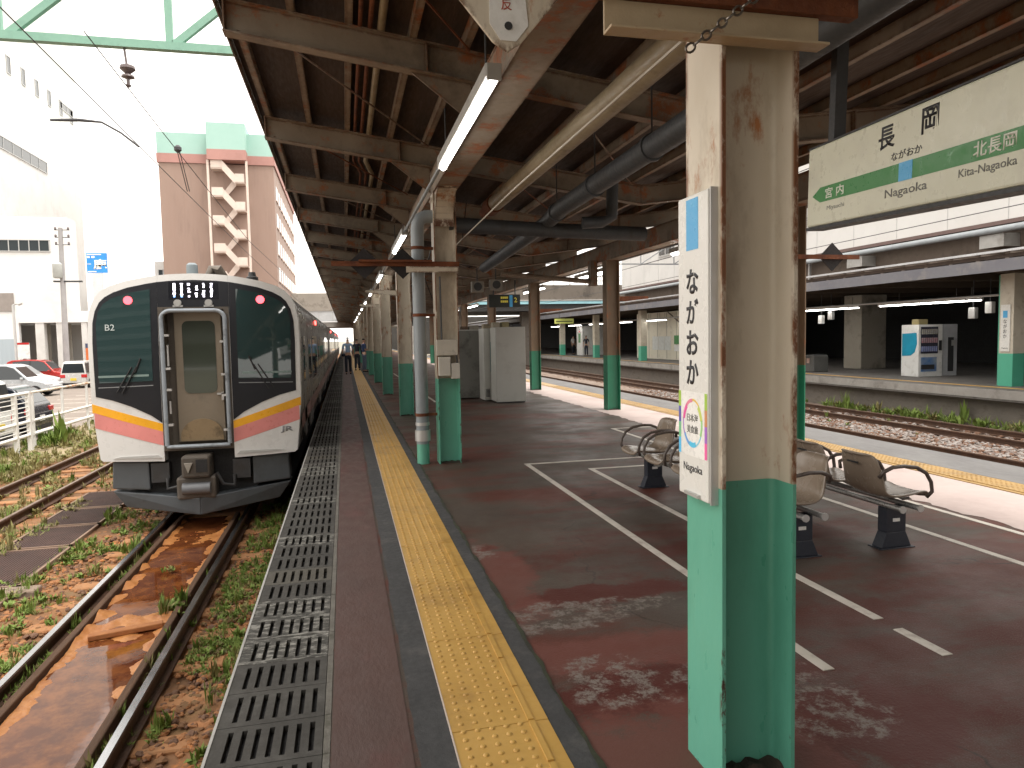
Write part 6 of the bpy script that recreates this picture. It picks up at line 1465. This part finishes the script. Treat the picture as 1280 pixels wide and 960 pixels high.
# ================================================================== WEEDS AND STONES
rg = random.Random(11)
def weeds(name, spots, mats, seed=1, tall=1.0):
    rgen = random.Random(seed); m = MB()
    for (x, y, z, s) in spots:
        broad = rgen.random() < 0.38; stalk = rgen.random() < 0.12
        n = rgen.randint(11, 19) if not broad else rgen.randint(8, 13); mi = 1 if rgen.random() < (0.18 if len(mats) > 1 else 0) else 0
        for i in range(n):
            a = rgen.uniform(0, 6.283); ln_ = s*rgen.uniform(0.6,1.3)*tall; tilt = rgen.uniform(0.25,1.15) if not stalk else rgen.uniform(0.05,0.4); ln_ *= 1.9 if stalk else 1; w_ = s*(rgen.uniform(0.12,0.24) if broad else rgen.uniform(0.03,0.085))
            dx, dy = math.cos(a), math.sin(a); px, py = -dy, dx
            bx_, by_ = x+rgen.uniform(-.3,.3)*s, y+rgen.uniform(-.3,.3)*s
            h1, r1 = ln_*0.5*math.cos(tilt*0.6), ln_*0.5*math.sin(tilt*0.6)
            h2, r2 = h1+ln_*0.5*math.cos(tilt*1.3), r1+ln_*0.5*math.sin(tilt*1.3)
            m.add([(bx_,by_,z),(bx_+dx*r1+px*w_,by_+dy*r1+py*w_,z+h1),(bx_+dx*r1-px*w_,by_+dy*r1-py*w_,z+h1+0.2*w_),(bx_+dx*r2,by_+dy*r2,z+max(0.01,h2))],
                  [(0,1,2),(1,3,2)], mi)
    o = m.build(name, mats, None, fix=False); o['kind'] = 'stuff'; return o
def scatter(n, x0, x1, y0, y1, z, s0, s1, f, thr, sc_=1.3, bias=1.0):
    out = []; tries = 0
    while len(out) < n and tries < n*30:
        tries += 1
        x = rg.uniform(x0,x1); y = y0+(y1-y0)*rg.random()**bias
        if nz3(x*1.3,y,sc_,f) > thr+rg.uniform(-.25,.25): out.append((x,y,z,rg.uniform(s0,s1)))
    return out
W_ = scatter(1900,-1.42,-0.62,2.3,12.5,-1.13,0.022,0.075,2,0.10,1.6)+scatter(260,-1.1,-0.62,2.3,12.5,-1.13,0.04,0.11,3,0.2,1.6)
W_ += scatter(260,-2.72,-2.56,3.5,11.5,-1.12,0.04,0.11,5,0.0,1.6)+scatter(130,-1.68,-1.5,3,11.5,-1.10,0.03,0.08,6,0.1,1.6)
W_ += scatter(950,-3.75,-2.75,3.5,13,-1.13,0.03,0.10,8,0.08,1.4)+scatter(420,-4.6,-3.5,5,9.2,-1.10,0.03,0.10,9,0.1,1.4)
W_ += [(-1.75+rg.uniform(-.1,.06), 7.6+rg.uniform(-.25,.25), -1.06, rg.uniform(.06,.12)) for _ in range(26)]+[(-2.1+rg.uniform(-.06,.06), 8.9+rg.uniform(-.06,.06), -1.04, .06) for _ in range(6)]
weeds('weeds', W_, [LEAF, LEAFDRY], 1)
W2 = scatter(2600,-7.6,-4.3,8,30,-1.12,0.05,0.15,12,0.05,0.9,1.3)+scatter(1500,-8.8,-6.6,12,34,-1.1,0.05,0.16,14,-0.1,0.9)
weeds('grass', W2, [LEAFDRY, LEAF], 2)
weeds('weeds', [(-8.0+rg.uniform(-.3,.3), 22.3+rg.uniform(-.8,.8), -1.1, rg.uniform(.2,.42)) for _ in range(40)]+[(-7.4+rg.uniform(-.2,.2), 17.3+rg.uniform(-.3,.3), -1.1, rg.uniform(.15,.3)) for _ in range(14)], [LEAF], 3)
weeds('weeds', [(16.9+rg.uniform(-.35,.3), y, -1.1, rg.uniform(.12,.34)) for y in [rg.uniform(13,24) for _ in range(170)] if nz3(y,0,0.5,3) > -0.2]+[(rg.uniform(13,16),rg.uniform(12,28),-1.1,.12) for _ in range(14)], [LEAF, LEAFDRY], 4)
def stones(name, n, f, mats, s0, s1, z, seed):
    rgen = random.Random(seed); m = MB()
    ico = [(-.53,0,.85),(.53,0,.85),(-.53,0,-.85),(.53,0,-.85),(0,.85,.53),(0,.85,-.53),(0,-.85,.53),(0,-.85,-.53),(.85,.53,0),(-.85,.53,0),(.85,-.53,0),(-.85,-.53,0)]
    fc = [(0,4,1),(0,9,4),(9,5,4),(4,5,8),(4,8,1),(8,10,1),(8,3,10),(5,3,8),(5,2,3),(2,7,3),(7,10,3),(7,6,10),(7,11,6),(11,0,6),(0,1,6),(6,1,10),(9,0,11),(9,11,2),(9,2,5),(7,2,11)]
    for _ in range(n):
        x, y = f(rgen); s = rgen.uniform(s0,s1); ax, ay, az = s*rgen.uniform(.7,1.4), s*rgen.uniform(.7,1.4), s*rgen.uniform(.45,.85); a = rgen.uniform(0,6.28); c, q = math.cos(a), math.sin(a)
        vs = []
        for u,v,w_ in ico:
            j = rgen.uniform(.8,1.2); u, v, w_ = u*ax*j, v*ay*j, w_*az*j; vs.append((x+u*c-v*q, y+u*q+v*c, z+w_+0.004))
        m.add(vs, fc, rgen.randrange(len(mats)))
    o = m.build(name, mats, None, fix=False); o['kind'] = 'stuff'; return o
STONE2 = pm('ballast_orange', (0.30,0.13,0.05), (0.36,0.165,0.07), 2.5, 0.9, bump=0.3)
def fl_(r):
    k = r.random()
    if k < 0.45: return r.uniform(-1.45,-0.62), r.uniform(2.2,12)
    if k < 0.85: return r.uniform(-3.75,-2.72), 3.5+10*r.random()
    return r.uniform(-7,-4.6), 9+12*r.random()
stones('gravel', 6500, fl_, [STONE, STONE2, DIRT], 0.012, 0.036, -1.125, 5)
STW = pm('ballast_pale', (0.24,0.21,0.195), (0.31,0.28,0.26), 1.2, 0.9)
def fr_(r):
    k = r.random(); y = 10.5+22*r.random()**1.4
    if k < 0.75: return r.uniform(12.7,14.6), y
    return r.uniform(14.9,16.6), y
stones('gravel', 5200, fr_, [STONEG, STW, STONE], 0.03, 0.062, -1.10, 6)

t = thing('reflection_standin_building', 'unseen grey stand-in building added far behind the camera to darken the windscreen reflections', 'building', (-14, -62, -1.1))  # stand-in added out of view: darkens windscreen reflections and cuts sky light
m = MB(); m.box(-80,-2.5,-75,-62,-1.1,36); m.build('wall', pm('grey_render', (0.05,0.055,0.055), (0.07,0.075,0.075), 0.5, 0.8), t)
for fz in range(11):
    m = MB(); m.box(-78,-4,-61.99,-61.2,1.6+fz*3.1,2.9+fz*3.1); m.build('balcony', pm('balcony_pale', (0.15,0.165,0.165), None, 1, 0.8), t)
    for q in range(8):
        m = MB(); m.box(-36+q*4.3,-34+q*4.3,-61.99,-61.95,3.0+fz*3.1,4.5+fz*3.1); m.build('window', WG, t)
